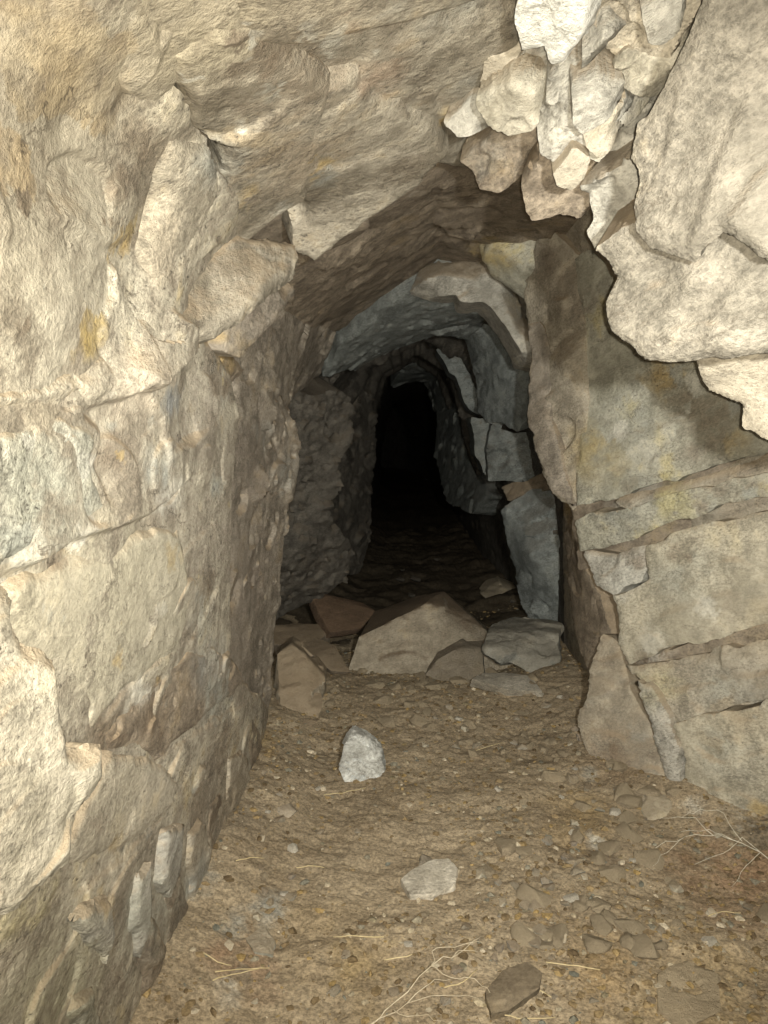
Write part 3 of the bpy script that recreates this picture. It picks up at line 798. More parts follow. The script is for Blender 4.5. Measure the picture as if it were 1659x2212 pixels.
pc('rock_plate', WC, 'cream', [(1250, 300, 1.42), (1300, 272, 1.39), (1346, 255, 1.38), (1340, 300, 1.42), (1292, 348, 1.45), (1262, 325, 1.45)], amp=.008, thick=.06, edge=.005, fine=3, mid=.6, soft=.05, hard='low', grow=16, jag=.8)
pc('rock_tooth', WC, 'cream', [(1195, 378, 1.48), (1240, 315, 1.44), (1280, 340, 1.46), (1266, 388, 1.48), (1235, 410, 1.5), (1204, 405, 1.5)], amp=.010, thick=.10, edge=.008, jag=.5)
pc('rock_lump', WC, 'brown', [(975, 335, 1.85), (1050, 285, 1.75), (1155, 270, 1.70), (1165, 310, 1.72), (1122, 380, 1.8), (1078, 415, 1.85), (1035, 410, 1.87), (1020, 372, 1.87)], amp=.025, thick=.25, edge=.005, fine=3, mid=.6, soft=.05, hard='low', grow=16, jag=.8)
pc('rock_lump', WC, 'brown', [(1124, 385, 1.68), (1165, 340, 1.62), (1275, 375, 1.62), (1280, 440, 1.66), (1270, 472, 1.7), (1208, 465, 1.7), (1152, 472, 1.72), (1130, 440, 1.7)], amp=.022, thick=.25, edge=.005, fine=3, mid=.6, soft=.05, hard='low', grow=16, jag=.8)
pc('rock_lump', WC, 'grey', [(1262, 382, 1.55), (1300, 385, 1.5), (1375, 330, 1.45), (1380, 460, 1.52), (1345, 490, 1.56), (1290, 532, 1.62), (1272, 502, 1.62), (1282, 470, 1.6)], amp=.020, thick=.22, edge=.005, fine=3, mid=.6, soft=.05, hard='low', grow=16, jag=.8)
STEPS = [[([(1620, 180, 1.06), (1560, 340, 1.13), (1490, 560, 1.2)], .012, .06), ([(1470, 130, 1.12), (1440, 300, 1.18), (1400, 420, 1.23)], .009, .05), ([(1720, 330, 1.0), (1620, 420, 1.08), (1560, 500, 1.14)], .01, .06)],
         [([(1720, 650, 1.15), (1560, 690, 1.27), (1400, 720, 1.36)], .010, .05), ([(1500, 560, 1.25), (1440, 660, 1.32), (1360, 740, 1.38)], .008, .05), ([(1640, 570, 1.17), (1560, 640, 1.24), (1520, 770, 1.3)], .010, .05)]]
pc('overhanging_slab', WR, 'slab', [(1532, -70, 1.02), (2100, -70, .98), (2100, 560, 1.10), (1659, 562, 1.1), (1600, 520, 1.12), (1560, 500, 1.14), (1500, 562, 1.2), (1410, 532, 1.24), (1378, 500, 1.24), (1370, 450, 1.24), (1386, 362, 1.22), (1369, 340, 1.22), (1384, 270, 1.2), (1480, 100, 1.1)], amp=.020, thick=.35, edge=.02, px=2.0, layer=.3, fine=1.2, mid=.12, steps=STEPS.pop(0))
pc('overhanging_slab', WR, 'slab', [(1286, 540, 1.36), (1340, 490, 1.32), (1385, 470, 1.28), (1460, 540, 1.27), (1510, 550, 1.24), (1570, 490, 1.2), (1660, 540, 1.17), (2100, 520, 1.16), (2100, 760, 1.25), (1620, 765, 1.25), (1570, 770, 1.28), (1480, 776, 1.32), (1400, 780, 1.36), (1342, 745, 1.38), (1317, 720, 1.38), (1314, 660, 1.38), (1336, 600, 1.37)], amp=.018, thick=.35, edge=.02, px=2.0, layer=.3, fine=1.2, mid=.12, steps=STEPS.pop(0))
pc('overhanging_slab', WR, 'tan', [(1508, 778, 1.5), (1580, 755, 1.44), (1850, 770, 1.38), (1850, 1000, 1.43), (1640, 952, 1.5), (1610, 930, 1.52), (1602, 872, 1.52), (1530, 842, 1.54)], amp=.018, thick=.14, edge=.014, px=2.0)

# ---- right wall
def fl(poly):
    return [(q[0], q[1], 2.32 + .62 * (q[2] - 1.95)) for q in poly]
pc('rock_panel', WR, 'yellow', fl([(1240, 560, 3.1), (1330, 500, 2.8), (1500, 640, 2.45), (1740, 800, 2.05), (1740, 950, 2.1), (1659, 975, 2.2), (1500, 1022, 2.55), (1380, 1060, 2.85), (1240, 1095, 3.25), (1250, 900, 3.2), (1262, 700, 3.15)]), amp=.012, fine=1.4, thick=.3, mid=.2, steps=[(fl([(1730, 850, 2.07), (1500, 905, 2.5), (1270, 955, 3.15)]), .010, .08), (fl([(1600, 940, 2.3), (1450, 985, 2.65), (1300, 1030, 3.05)]), .010, .06)])
pc('rock_column', WR, 'tan', fl([(1180, 480, 3.3), (1245, 560, 3.15), (1266, 700, 3.1), (1262, 850, 3.12), (1262, 1000, 3.2), (1240, 1112, 3.35), (1195, 1062, 3.5), (1162, 985, 3.6), (1142, 900, 3.7), (1150, 760, 3.7), (1140, 700, 3.7), (1130, 640, 3.65), (1150, 540, 3.5)]), amp=.025, thick=.4, extra=fl([(1215, 800, 3.25)]))
pc('rock_rib', WR, 'pink', fl([(1140, 700, 3.6), (1165, 690, 3.5), (1185, 760, 3.45), (1185, 900, 3.4), (1210, 1010, 3.35), (1240, 1100, 3.3), (1195, 1060, 3.4), (1160, 980, 3.5), (1140, 900, 3.6), (1148, 780, 3.6)]), amp=.018, thick=.3)
pc('recessed_band', WR, 'brown', fl([(1230, 1085, 3.4), (1500, 1010, 2.62), (1740, 945, 2.15), (1740, 1100, 2.25), (1400, 1200, 2.95), (1250, 1230, 3.4)]), amp=.01, thick=.3, layer=1.5)
pc('ledge', WR, 'tan', fl([(1290, 1085, 3.1), (1380, 1062, 2.82), (1500, 1030, 2.5), (1740, 960, 2.0), (1740, 1008, 2.0), (1500, 1062, 2.48), (1350, 1096, 2.85)]), amp=.006, thick=.12, layer=.8)
pc('wall_block', WR, 'yellow', fl([(1243, 1130, 3.25), (1280, 1112, 3.1), (1350, 1096, 2.85), (1500, 1060, 2.45), (1740, 1005, 1.95), (1740, 1050, 1.97), (1530, 1105, 2.42), (1430, 1140, 2.68), (1330, 1184, 3.0), (1250, 1190, 3.25)]), amp=.012, thick=.2)
pc('wall_block', WR, 'grey', fl([(1260, 1192, 3.2), (1330, 1190, 3.0), (1395, 1175, 2.82), (1400, 1230, 2.8), (1385, 1262, 2.82), (1325, 1280, 3.0), (1290, 1260, 3.1)]), amp=.014, thick=.2)
pc('wall_slab', WR, 'smooth', fl([(1392, 1176, 2.75), (1430, 1163, 2.65), (1560, 1125, 2.35), (1740, 1075, 1.98), (1740, 1335, 2.02), (1659, 1345, 2.18), (1530, 1380, 2.42), (1357, 1432, 2.88), (1336, 1388, 2.92), (1322, 1288, 2.95), (1400, 1250, 2.75)]), amp=.014, thick=.25, fine=1.5, mid=.25, layer=.3, steps=[(fl([(1730, 1235, 2.0), (1560, 1285, 2.35), (1420, 1330, 2.72)]), .012, .07), (fl([(1730, 1150, 2.0), (1600, 1205, 2.28), (1500, 1225, 2.5)]), .010, .06), (fl([(1480, 1290, 2.55), (1430, 1340, 2.7), (1360, 1380, 2.86)]), .010, .05)])
pc('recessed_band', WR, 'brown', fl([(1350, 1425, 2.95), (1530, 1370, 2.5), (1740, 1320, 2.1), (1740, 1400, 2.1), (1540, 1420, 2.5), (1360, 1460, 2.95)]), amp=.008, thick=.2, layer=1.2)
pc('wall_slab', WR, 'cream', fl([(1347, 1442, 2.88), (1440, 1425, 2.65), (1550, 1402, 2.4), (1740, 1366, 1.98), (1740, 1500, 2.0), (1560, 1535, 2.35), (1465, 1565, 2.55), (1400, 1480, 2.72)]), amp=.018, thick=.25, fine=1.5, mid=.25, layer=.4, steps=[(fl([(1730, 1438, 1.99), (1560, 1468, 2.36), (1430, 1500, 2.65)]), .014, .06)])
pc('wall_slab', WR, 'smooth', fl([(1455, 1570, 2.52), (1560, 1537, 2.32), (1740, 1500, 1.95), (1740, 1930, 1.98), (1600, 1890, 2.25), (1490, 1800, 2.5), (1482, 1640, 2.5)]), amp=.016, thick=.25, fine=1.5, mid=.25, layer=.4, steps=[(fl([(1730, 1600, 1.97), (1600, 1635, 2.24), (1500, 1650, 2.48)]), .014, .07), (fl([(1730, 1700, 1.97), (1620, 1725, 2.2), (1520, 1730, 2.42)]), .012, .06)])
pc('wall_foot', WR, 'dark', fl([(1540, 1815, 2.25), (1640, 1775, 2.1), (1740, 1760, 1.92), (1740, 1960, 1.92), (1620, 1900, 2.1)]), amp=.014, thick=.2)
pc('quartz_vein', WR, 'grey', fl([(1352, 1458, 2.8), (1402, 1478, 2.66), (1440, 1550, 2.56), (1460, 1620, 2.5), (1480, 1770, 2.5), (1450, 1770, 2.55), (1420, 1620, 2.58), (1400, 1545, 2.64), (1375, 1492, 2.72)]), amp=.012, thick=.12)
pc('rock_buttress', WR, 'tan', fl([(1250, 1560, 3.1), (1275, 1450, 3.1), (1302, 1372, 3.1), (1332, 1392, 2.98), (1355, 1465, 2.85), (1402, 1555, 2.7), (1432, 1645, 2.6), (1460, 1790, 2.55), (1400, 1830, 2.6), (1320, 1720, 2.8), (1260, 1620, 2.98)]), amp=.016, thick=.3)
pc('rock_column', WR, 'brown', fl([(1215, 1065, 4.2), (1252, 1100, 3.5), (1248, 1200, 3.4), (1290, 1290, 3.3), (1335, 1390, 3.15), (1300, 1430, 3.2), (1280, 1500, 3.25), (1250, 1400, 3.6), (1235, 1330, 3.9), (1225, 1200, 4.1)]), amp=.022, thick=.3, layer=.5)

# ---- deeper in
pc('rock_pillar', WR, 'blue', [(1088, 1105, 4.85), (1110, 1085, 4.8), (1150, 1066, 4.75), (1210, 1062, 4.6), (1236, 1180, 4.45), (1252, 1300, 4.4), (1228, 1352, 4.6), (1150, 1342, 4.85), (1122, 1292, 4.9), (1112, 1222, 4.9), (1092, 1152, 4.9)], amp=.03, thick=.5, extra=[(1140, 1200, 4.6)], fine=2.2, jag=1.3)
pc('rock_shelf', WR, 'brown', [(1080, 1050, 5.0), (1170, 1020, 4.75), (1215, 1045, 4.5), (1150, 1070, 4.75), (1095, 1088, 4.9)], amp=.015, thick=.3, layer=2, fine=2.2, jag=1.3)
pc('arch_face', WC, 'grey', z1([(735, 290), (790, 190), (900, 140), (1000, 115), (1120, 105), (1220, 240), (1250, 400), (1400, 500), (1385, 610), (1272, 630), (1232, 545), (1175, 455), (1105, 375), (1050, 335), (975, 322), (955, 285), (830, 295)], 3.65), amp=.024, thick=.35, px=2.0, soft=.25, hard=tuple(range(9, 16)), grow=12, fine=2.2, jag=1.3)
pc('arch_face', WC, 'yellow', z1([(1010, 120, 3.4), (1120, 60, 3.3), (1330, 100, 3.2), (1420, 260, 3.2), (1400, 420, 3.35), (1250, 400, 3.5), (1180, 290, 3.55), (1080, 230, 3.55)], 3.4), amp=.025, thick=.3, soft=.2, grow=12, fine=2.2, jag=1.3)
pc('arch_soffit', WC, 'deep', z1([(955, 280, 3.75), (1060, 332, 3.8), (1115, 385, 3.95), (1065, 455, 4.7), (995, 522, 4.9), (930, 510, 4.9), (850, 498, 4.9), (750, 522, 4.9), (640, 572, 4.85), (480, 665, 4.7), (330, 690, 4.3), (400, 540, 4.05), (560, 400, 3.9), (720, 300, 3.8), (830, 282, 3.78)], 4), amp=.03, thick=.35, px=2.0, layer=.6, fine=2, jag=1.4, mid=.45)
pc('rock_slab', WR, 'blue', z1([(985, 520, 5.2), (955, 440, 4.95), (1050, 430, 4.8), (1115, 385, 4.7), (1195, 460, 4.65), (1250, 560, 4.6), (1295, 700, 4.6), (1295, 850, 4.65), (1228, 952, 4.8), (1150, 908, 4.95), (1080, 905, 5.1), (1047, 850, 5.2), (1030, 700, 5.2), (1010, 600, 5.2)], 5.0), amp=.02, thick=.35, px=2.0, fine=2.5, jag=1.3, mid=.25)
pc('rock_slab', WR, 'blue', z1([(870, 565), (920, 555), (1010, 545), (1035, 640), (1060, 720), (1065, 885), (990, 855), (960, 800), (930, 690)], 5.9), mid=.4, amp=.03, thick=.4, px=2.0, fine=2, jag=1.3)
pc('rock_block', WR, 'deep', z1([(1010, 880), (1170, 890), (1130, 1000), (1110, 1180), (1065, 1140), (1040, 1050)], 5.3), amp=.03, thick=.4, px=2.0, fine=2, jag=1.3, mid=.3)
pc('rock_block', WR, 'deep', z1([(1090, 880), (1225, 940), (1310, 950), (1330, 1040), (1350, 1150), (1200, 1175), (1090, 1180), (1085, 1040)], 5.15), amp=.04, thick=.4, px=2.0, fine=2, jag=1.6, mid=.5, layer=.5)
pc('rock_face', WR, 'deep', z1([(855, 850, 8.6), (985, 850, 7.2), (1045, 960, 7.0), (1075, 1080, 6.8), (1110, 1250, 6.4), (1010, 1330, 6.6), (900, 1260, 7.6), (845, 1050, 8.6)], 7.0), amp=.04, thick=.4, px=2.0, fine=1, mid=.1)
pc('rock_face', WR, 'deep', z1([(790, 690, 10), (870, 600, 8.5), (930, 690, 8), (965, 800, 7.6), (995, 870, 7.3), (860, 900, 9), (830, 800, 10)], 8), amp=.04, thick=.4, px=2.0, fine=1, mid=.1)
pc('arch_soffit', WC, 'deep', z1([(640, 740, 9), (690, 660, 8.5), (790, 610, 8.2), (890, 620, 8.0), (925, 690, 8.4), (860, 690, 9), (800, 720, 9.3), (720, 715, 9.3)], 8.2), amp=.04, thick=.4, layer=.8, px=2.0)
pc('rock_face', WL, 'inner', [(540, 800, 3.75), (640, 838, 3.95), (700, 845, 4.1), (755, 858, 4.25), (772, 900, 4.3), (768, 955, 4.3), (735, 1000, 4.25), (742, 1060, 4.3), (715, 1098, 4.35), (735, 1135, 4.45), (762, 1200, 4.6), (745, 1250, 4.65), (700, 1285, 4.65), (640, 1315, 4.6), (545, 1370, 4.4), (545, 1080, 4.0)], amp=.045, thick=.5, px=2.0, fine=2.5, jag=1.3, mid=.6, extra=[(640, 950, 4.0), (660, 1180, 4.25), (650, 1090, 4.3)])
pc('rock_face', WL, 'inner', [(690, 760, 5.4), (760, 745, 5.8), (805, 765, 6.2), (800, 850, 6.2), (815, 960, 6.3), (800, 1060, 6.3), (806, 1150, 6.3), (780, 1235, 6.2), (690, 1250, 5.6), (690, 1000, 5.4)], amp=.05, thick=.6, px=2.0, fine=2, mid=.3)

# ------------------------------------------------------------------ loose stones on the floor
def hull_mesh(name, pts, mat, amp=.012, cuts=7, seed=0, fine=1.0, layer=0, sharp=40):
    """A broken stone: the hull of its corners, subdivided and roughened. Its origin is where it rests."""
    pts = np.array(pts, float)
    org = np.array([pts[:, 0].mean(), pts[:, 1].mean(), pts[:, 2].min()])
    bm = bmesh.new()
    for p in pts - org:
        bm.verts.new(p)
    r = bmesh.ops.convex_hull(bm, input=bm.verts)
    bmesh.ops.delete(bm, geom=[g for g in set(r['geom_interior'] + r['geom_unused']) if isinstance(g, bmesh.types.BMVert)], context='VERTS')
    bmesh.ops.triangulate(bm, faces=bm.faces)
    size = float(np.ptp(pts, axis=0).max())
    for _ in range(9):
        ed = [e for e in bm.edges if e.calc_length() > size / cuts]
        if not ed:
            break
        bmesh.ops.subdivide_edges(bm, edges=ed, cuts=1)
        bmesh.ops.triangulate(bm, faces=bm.faces)
    for _ in range(1):
        bmesh.ops.smooth_vert(bm, verts=bm.verts, factor=.2, use_axis_x=True, use_axis_y=True, use_axis_z=True)
    bm.normal_update()
    V = np.array([v.co[:] for v in bm.verts])
    N = np.array([v.normal[:] for v in bm.verts])
    sc_ = .5 / size
    V = V + N * relief(V * sc_ + seed * 3.7, amp, seed, layer, fine * 1.5, .3)[:, None]
    F = [[v.index for v in f.verts] for f in bm.faces]
    bm.verts.index_update()
    F = [[v.index for v in f.verts] for f in bm.faces]
    bm.free()
    me = bpy.data.meshes.new(name)
    me.from_pydata(V.tolist(), [], F)
    me.polygons.foreach_set('use_smooth', np.ones(len(F), bool))
    me.set_sharp_from_angle(angle=math.radians(sharp))
    me.materials.append(MAT[mat])
    c4 = me.color_attributes.new('stain', 'FLOAT_COLOR', 'POINT')
    c4.data.foreach_set('color', np.zeros(4 * len(V)))
    o = bpy.data.objects.new(name, me)
    o.location = org
    COL.objects.link(o)
    return o

def pts3(lst):
    return [at(*q) for q in lst]

def grounded(lst):
    """Slide a stone's corners nearer or farther so that its lowest corner rests on the floor."""
    lst = [tuple(q) for q in lst]
    b = max(lst, key=lambda q: q[1])
    f = (on_floor(b[0], b[1])[1] + .01) / b[2]
    return [(q[0], q[1], q[2] * f) for q in lst]

def block(lst, off, ground=True, lift=0.0):
    a = np.array(pts3(grounded(lst) if ground else lst))
    a[:, 2] += lift
    return np.vstack([a, a + np.array(off)])

def flat(lst, top, deep_=.03):
    """A plate lying in the dirt: its rim follows the floor, its top stands a little above it."""
    out = []
    for q in lst:
        p = on_floor(q[0], q[1])
        out += [p + np.array([0, .0, top]), p + np.array([0, .02, -deep_])]
    c_ = np.mean(out, 0)
    return np.vstack([out, [c_ + np.array([0, 0, top * .9])]])

b_front = z2([(440, 870, 3.92), (490, 720, 4.0), (810, 562, 4.12), (885, 508, 4.45), (740, 538, 4.7), (560, 602, 4.6), (915, 570, 4.3), (1010, 620, 4.25), (1085, 690, 4.2), (1080, 790, 4.1), (1060, 930, 3.95), (640, 915, 3.85), (450, 900, 3.9)], 4)
tag(hull_mesh('boulder', np.vstack([pts3(b_front), np.array([[-.2, 4.75, 0], [.55, 4.8, 0], [.6, 4.1, 0], [-.15, 4.0, 0]])]), 'boulder', .013, 40, 3, fine=2),
    'biggest buff boulder with a slanting ridge, blocking the middle of the passage', 'boulder')
tag(hull_mesh('stone_block', block(z2([(1080, 700, 4.45), (1200, 660, 4.7), (1330, 672, 4.7), (1425, 705, 4.5), (1425, 835, 4.3), (1290, 885, 4.25), (1075, 780, 4.3)], 4.4), (.05, .25, -.02)), 'stone', .03, 30, 4, layer=1.5, fine=2),
    'grey flat-topped block behind the biggest boulder, beside the right wall', 'stone')
tag(hull_mesh('stone_block', block(z2([(800, 900, 3.8), (850, 830, 3.85), (960, 770, 3.92), (1065, 775, 3.98), (1072, 910, 3.82), (960, 930, 3.75), (860, 925, 3.75)], 3.9), (.02, .18, 0)), 'dark', .012, 18, 5),
    'dark greenish stone leaning on the lower right front of the biggest boulder', 'stone')
tag(hull_mesh('fallen_slab', block(z2([(255, 500, 4.75), (400, 545, 4.75), (505, 560, 4.75), (570, 600, 4.6), (500, 680, 4.3), (355, 700, 4.2), (300, 610, 4.45)], 4.5), (-.03, .06, -.05), False), 'rusty', .006, 18, 6),
    'rust-brown slab tilted against the left end of the biggest boulder', 'stone slab')
tag(hull_mesh('fallen_slab', block(z2([(90, 670, 4.25), (200, 655, 4.45), (310, 660, 4.45), (350, 700, 4.3), (280, 755, 4.1), (90, 755, 4.0)], 4.3), (0, .1, -.12), False), 'brown', .008, 18, 7),
    'flat brown slab wedged between the left wall and the tilted rusty slab', 'stone slab')
tag(hull_mesh('fallen_slab', block(z2([(200, 750, 4.1), (300, 720, 4.2), (380, 760, 4.05), (445, 885, 3.85), (360, 880, 3.8), (270, 810, 3.9)], 4.0), (.0, .12, -.08), False), 'brown', .008, 18, 8),
    'brown sloping slab in the gap left of the biggest boulder', 'stone slab')
tag(hull_mesh('boulder', np.vstack([block(z2([(95, 960, 3.45), (110, 800, 3.55), (170, 752, 3.6), (235, 795, 3.55), (335, 905, 3.5), (330, 1010, 3.4), (295, 1110, 3.3), (130, 1105, 3.28)], 3.5), (-.02, .22, -.02))]), 'tan2', .03, 26, 9),
    'rounded tan boulder at the foot of the left wall, in front of the flat slabs', 'boulder')
tag(hull_mesh('stone', block(z2([(115, 1085, 3.2), (300, 1110, 3.2), (250, 1155, 3.12), (140, 1150, 3.12)], 3.2), (0, .1, -.02)), 'brown', .006, 14, 10),
    'small brown stone tucked under the rounded boulder by the left wall', 'stone')
tag(hull_mesh('stone', block(z2([(1058, 520, 5.5), (1090, 480, 5.6), (1150, 460, 5.7), (1225, 490, 5.65), (1228, 545, 5.5), (1100, 560, 5.4)], 5.5), (0, .2, 0)), 'yellow', .02, 14, 11),
    'rounded yellowish stone on the floor behind the biggest boulder', 'stone')
tag(hull_mesh('flat_stone', block(z2([(1015, 945, 3.72), (1060, 920, 3.85), (1200, 918, 3.9), (1290, 930, 3.85), (1345, 1005, 3.65), (1200, 1000, 3.62), (1120, 975, 3.66)], 3.8), (0, .08, -.06), lift=.03), 'chalky', .012, 20, 12, layer=1),
    'flat whitish stone lying in front of the grey block on the right', 'stone')
tag(hull_mesh('stone', np.vstack([block([(758, 1580, 2.98), (785, 1590, 2.98), (822, 1620, 2.98), (832, 1668, 2.9), (800, 1692, 2.84), (745, 1690, 2.84), (732, 1660, 2.86), (742, 1615, 2.92)], (0, .09, -.01)), pts3([(752, 1640, 2.80)])]), 'bluewhite', .018, 26, 13, fine=2),
    'pointed grey-white stone standing alone on the middle of the dirt floor', 'stone')
tag(hull_mesh('flat_stone', flat([(865, 1915), (890, 1893), (930, 1872), (968, 1868), (988, 1888), (984, 1925), (935, 1948), (885, 1948)], .022), 'chalky', .007, 18, 14),
    'flat cream stone on the near dirt floor, with a chipped pale front edge', 'stone')
tag(hull_mesh('stone', block([(903, 1872, 2.34), (912, 1845, 2.4), (955, 1862, 2.4), (962, 1876, 2.36), (930, 1884, 2.32)], (0, .05, -.03)), 'dark', .004, 12, 15),
    'small dark stone just behind the flat cream stone', 'stone')
tag(hull_mesh('flat_stone', flat([(1048, 2160), (1085, 2112), (1140, 2092), (1172, 2118), (1165, 2150), (1100, 2200), (1060, 2208)], .02), 'dark2', .005, 16, 16),
    'flat dark brown stone among the twigs at the near edge of the floor', 'stone')
tag(hull_mesh('stone', block([(1385, 1745, 2.62), (1400, 1715, 2.68), (1440, 1715, 2.68), (1455, 1745, 2.6), (1430, 1775, 2.56), (1395, 1770, 2.56)], (0, .06, -.03)), 'yellow', .008, 14, 17),
    'ochre yellow stone at the foot of the right wall below the quartz vein', 'stone')
tag(hull_mesh('stone', block([(1310, 2020, 1.97), (1330, 1995, 2.02), (1370, 2000, 2.02), (1385, 2030, 1.95), (1340, 2045, 1.92)], (0, .04, -.03)), 'cream', .006, 14, 18),
    'pale lumpy stone half buried at the near right of the floor', 'stone')
tag(hull_mesh('flat_stone', flat([(530, 2035), (570, 2005), (595, 2040), (590, 2070), (550, 2065)], .01), 'green', .005, 14, 19),
    'flat grey-green stone on the near floor close to the left wall', 'stone')
tag(hull_mesh('stone', block([(596, 1745, 2.62), (625, 1735, 2.66), (640, 1752, 2.62), (615, 1775, 2.58), (600, 1768, 2.58)], (0, .04, -.02)), 'grey', .004, 12, 20),
    'small grey stone on the dirt floor near the foot of the left wall', 'stone')
tag(hull_mesh('stone', block([(1200, 2125, 1.74), (1220, 2118, 1.76), (1232, 2132, 1.73), (1215, 2145, 1.71)], (0, .02, -.015)), 'dark', .002, 9, 21),
    'tiny black pebble right of the flat dark brown stone', 'stone')
tag(hull_mesh('stone', block([(1392, 2170, 1.67), (1404, 2155, 1.70), (1412, 2180, 1.66), (1402, 2196, 1.63)], (0, .015, -.015)), 'white', .002, 9, 22),
    'narrow white chip standing in the dirt at the near right', 'stone')
tag(hull_mesh('flat_stone', flat([(1420, 2110), (1480, 2080), (1550, 2110), (1560, 2190), (1480, 2230), (1420, 2190)], .008), 'clod', .012, 18, 23),
    'broad tan rock plate half buried in the near right corner of the floor', 'stone')

# a couple of hundred stones one can make out, then the gravel nobody could count
rng = random.Random(11)
def pebble_mesh(seed, mat, size=1.0):
    r = random.Random(seed)
    pts = []
    for _ in range(13):
        v = Vector((r.gauss(0, 1), r.gauss(0, 1), r.gauss(0, 1))).normalized()
        pts.append((v.x * .5 * r.uniform(.8, 1.15), v.y * .42 * r.uniform(.8, 1.15), v.z * .3))
    o = hull_mesh('pebble_source', pts, mat, .03, 5, seed)
    me = o.data
    bpy.data.objects.remove(o)
    me.name = 'pebble'
    return me
PEB = [pebble_mesh(100 + i, m) for i, m in enumerate(['tan2', 'clod', 'smooth', 'cream', 'green', 'tan', 'clod', 'pink', 'grey', 'chalky'])]
FAR = pebble_mesh(140, 'inner')  # far stones take the same shade-darkened rock colour
CLOD = [pebble_mesh(150 + i, 'clod') for i in range(5)]
COLOURS = ['buff', 'earth-brown', 'olive', 'cream', 'grey-green', 'tan', 'earth-brown', 'pinkish', 'grey', 'whitish']
spots = []
for _ in range(46):                     # earth-caked stones in the rubbly right half
    spots.append((rng.gauss(1270, 120), rng.uniform(1600, 2060), rng.uniform(.06, .12)))
for _ in range(26):                     # earth and stones banked against the boulders
    spots.append((rng.uniform(640, 1200), rng.uniform(1452, 1500), rng.uniform(.06, .13)))
for _ in range(16):
    spots.append((rng.uniform(620, 1050), rng.uniform(1480, 1580), rng.uniform(.06, .12)))
for _ in range(70):
    spots.append((rng.uniform(480, 1640), rng.uniform(1700, 2190), rng.uniform(.015, .04)))
for _ in range(50):                     # the rubbly right half of the near floor
    spots.append((rng.gauss(1250, 130), rng.uniform(1640, 2050), rng.uniform(.025, .06)))
for _ in range(46):                     # rubble in front of the boulder and along the walls
    spots.append((rng.gauss(1080, 140), rng.uniform(1500, 1640), rng.uniform(.03, .075)))
for _ in range(22):
    spots.append((rng.gauss(570, 30), rng.uniform(1640, 2000), rng.uniform(.02, .05)))
for _ in range(14):                     # the dark floor beyond
    spots.append((rng.uniform(760, 1110), rng.uniform(1190, 1330), rng.uniform(.05, .11)))
for tx, ty, s_ in spots:
    p = on_floor(tx, ty)
    xl = float(np.interp(p[1], SY, SP[:, 0, 0])) + .1
    xr = float(np.interp(p[1], SY, SP[:, 8, 0])) - .1
    if not (xl < p[0] < xr):
        continue
    far = p[1] > 4.4
    big_ = s_ > .058 and not far
    ci = rng.randrange(len(PEB))
    o = bpy.data.objects.new('half_buried_stone' if big_ else 'pebble', FAR if far else CLOD[ci % 5] if big_ else PEB[ci])
    COL.objects.link(o)
    o.location = (p[0], p[1], p[2] - (.14 if big_ else .12) * s_)
    o.rotation_euler = (rng.uniform(-.3, .3), rng.uniform(-.3, .3), rng.uniform(0, 6.28))
    o.scale = (s_, s_, s_ * (.8 if big_ else 1))
    zone = ('at the foot of the left wall' if p[0] < xl + .22 else 'at the foot of the right wall' if p[0] > xr - .25 else 'in the rubble before the biggest boulder' if p[1] > 3.05
            else 'on the floor around the pointed grey-white stone' if p[1] > 2.55 else 'on the floor around the flat cream stone' if p[1] > 2.0 else 'on the nearest strip of floor by the twigs')
    if far:
        tag(o, 'dark stone on the unlit floor beyond the biggest boulder', 'stone', 'stones on the far dark floor')
    elif big_:
        tag(o, 'earth-caked stone half buried ' + zone, 'stone', 'half-buried stones ' + zone)
    else:
        sz_ = 'tiny' if s_ < .025 else 'small' if s_ < .042 else 'larger'
        tag(o, '%s %s pebble %s' % (sz_, COLOURS[ci], zone), 'pebble', 'pebbles ' + zone)

def make_gravel():
    bm = bmesh.new()
    bmesh.ops.create_icosphere(bm, subdivisions=1, radius=.5)
    bv = np.array([v.co[:] for v in bm.verts])
    bf = np.array([[v.index for v in f.verts] for f in bm.faces])
    bm.free()
    r = np.random.RandomState(4)
    n = 17000
    y = 1.3 + 4.2 * r.rand(n) ** 1.5
    x = r.uniform(-.62, 1.15, n)
    cl = vnoise(np.stack([x * 3.2, y * 3.2, x * 0], 1), 33) + .35 * (x > .15)
    keep = cl + r.uniform(-.8, .8, n) > 0.0
    xr = np.interp(y, SY, SP[:, 8, 0])
    keep &= x < xr
    x, y = x[keep], y[keep]
    n = len(x)
    s_ = .0035 + .016 * r.rand(n) ** 4
    z = floor_z(x, y)
    V, T = [], []
    for i in range(n):
        q = bv * (1 + r.uniform(-.45, .4, (len(bv), 1))) * np.array([1, r.uniform(.5, 1), r.uniform(.3, .6)])
        a = r.uniform(0, 6.28)
        c, sn = math.cos(a), math.sin(a)
        q = np.stack([q[:, 0] * c - q[:, 1] * sn, q[:, 0] * sn + q[:, 1] * c, q[:, 2]], 1) * s_[i] * 1.6
        V.append(q + np.array([x[i], y[i], z[i] + .001]))
        T.append(np.full(len(bv), r.rand()))
    V = np.vstack(V)
    T = np.concatenate(T)
    F = (bf[None] + (np.arange(n) * len(bv))[:, None, None]).reshape(-1, 3)
    me = bpy.data.meshes.new('gravel')
    me.from_pydata(V.tolist(), [], F.tolist())
    at_ = me.attributes.new('tint', 'FLOAT', 'POINT')
    at_.data.foreach_set('value', T)
    me.materials.append(MAT['chips'])
    o = bpy.data.objects.new('gravel', me)
    COL.objects.link(o)
    return o
tag(make_gravel(), 'fine stone chips and gravel strewn over the dirt floor', 'gravel', kind='stuff')

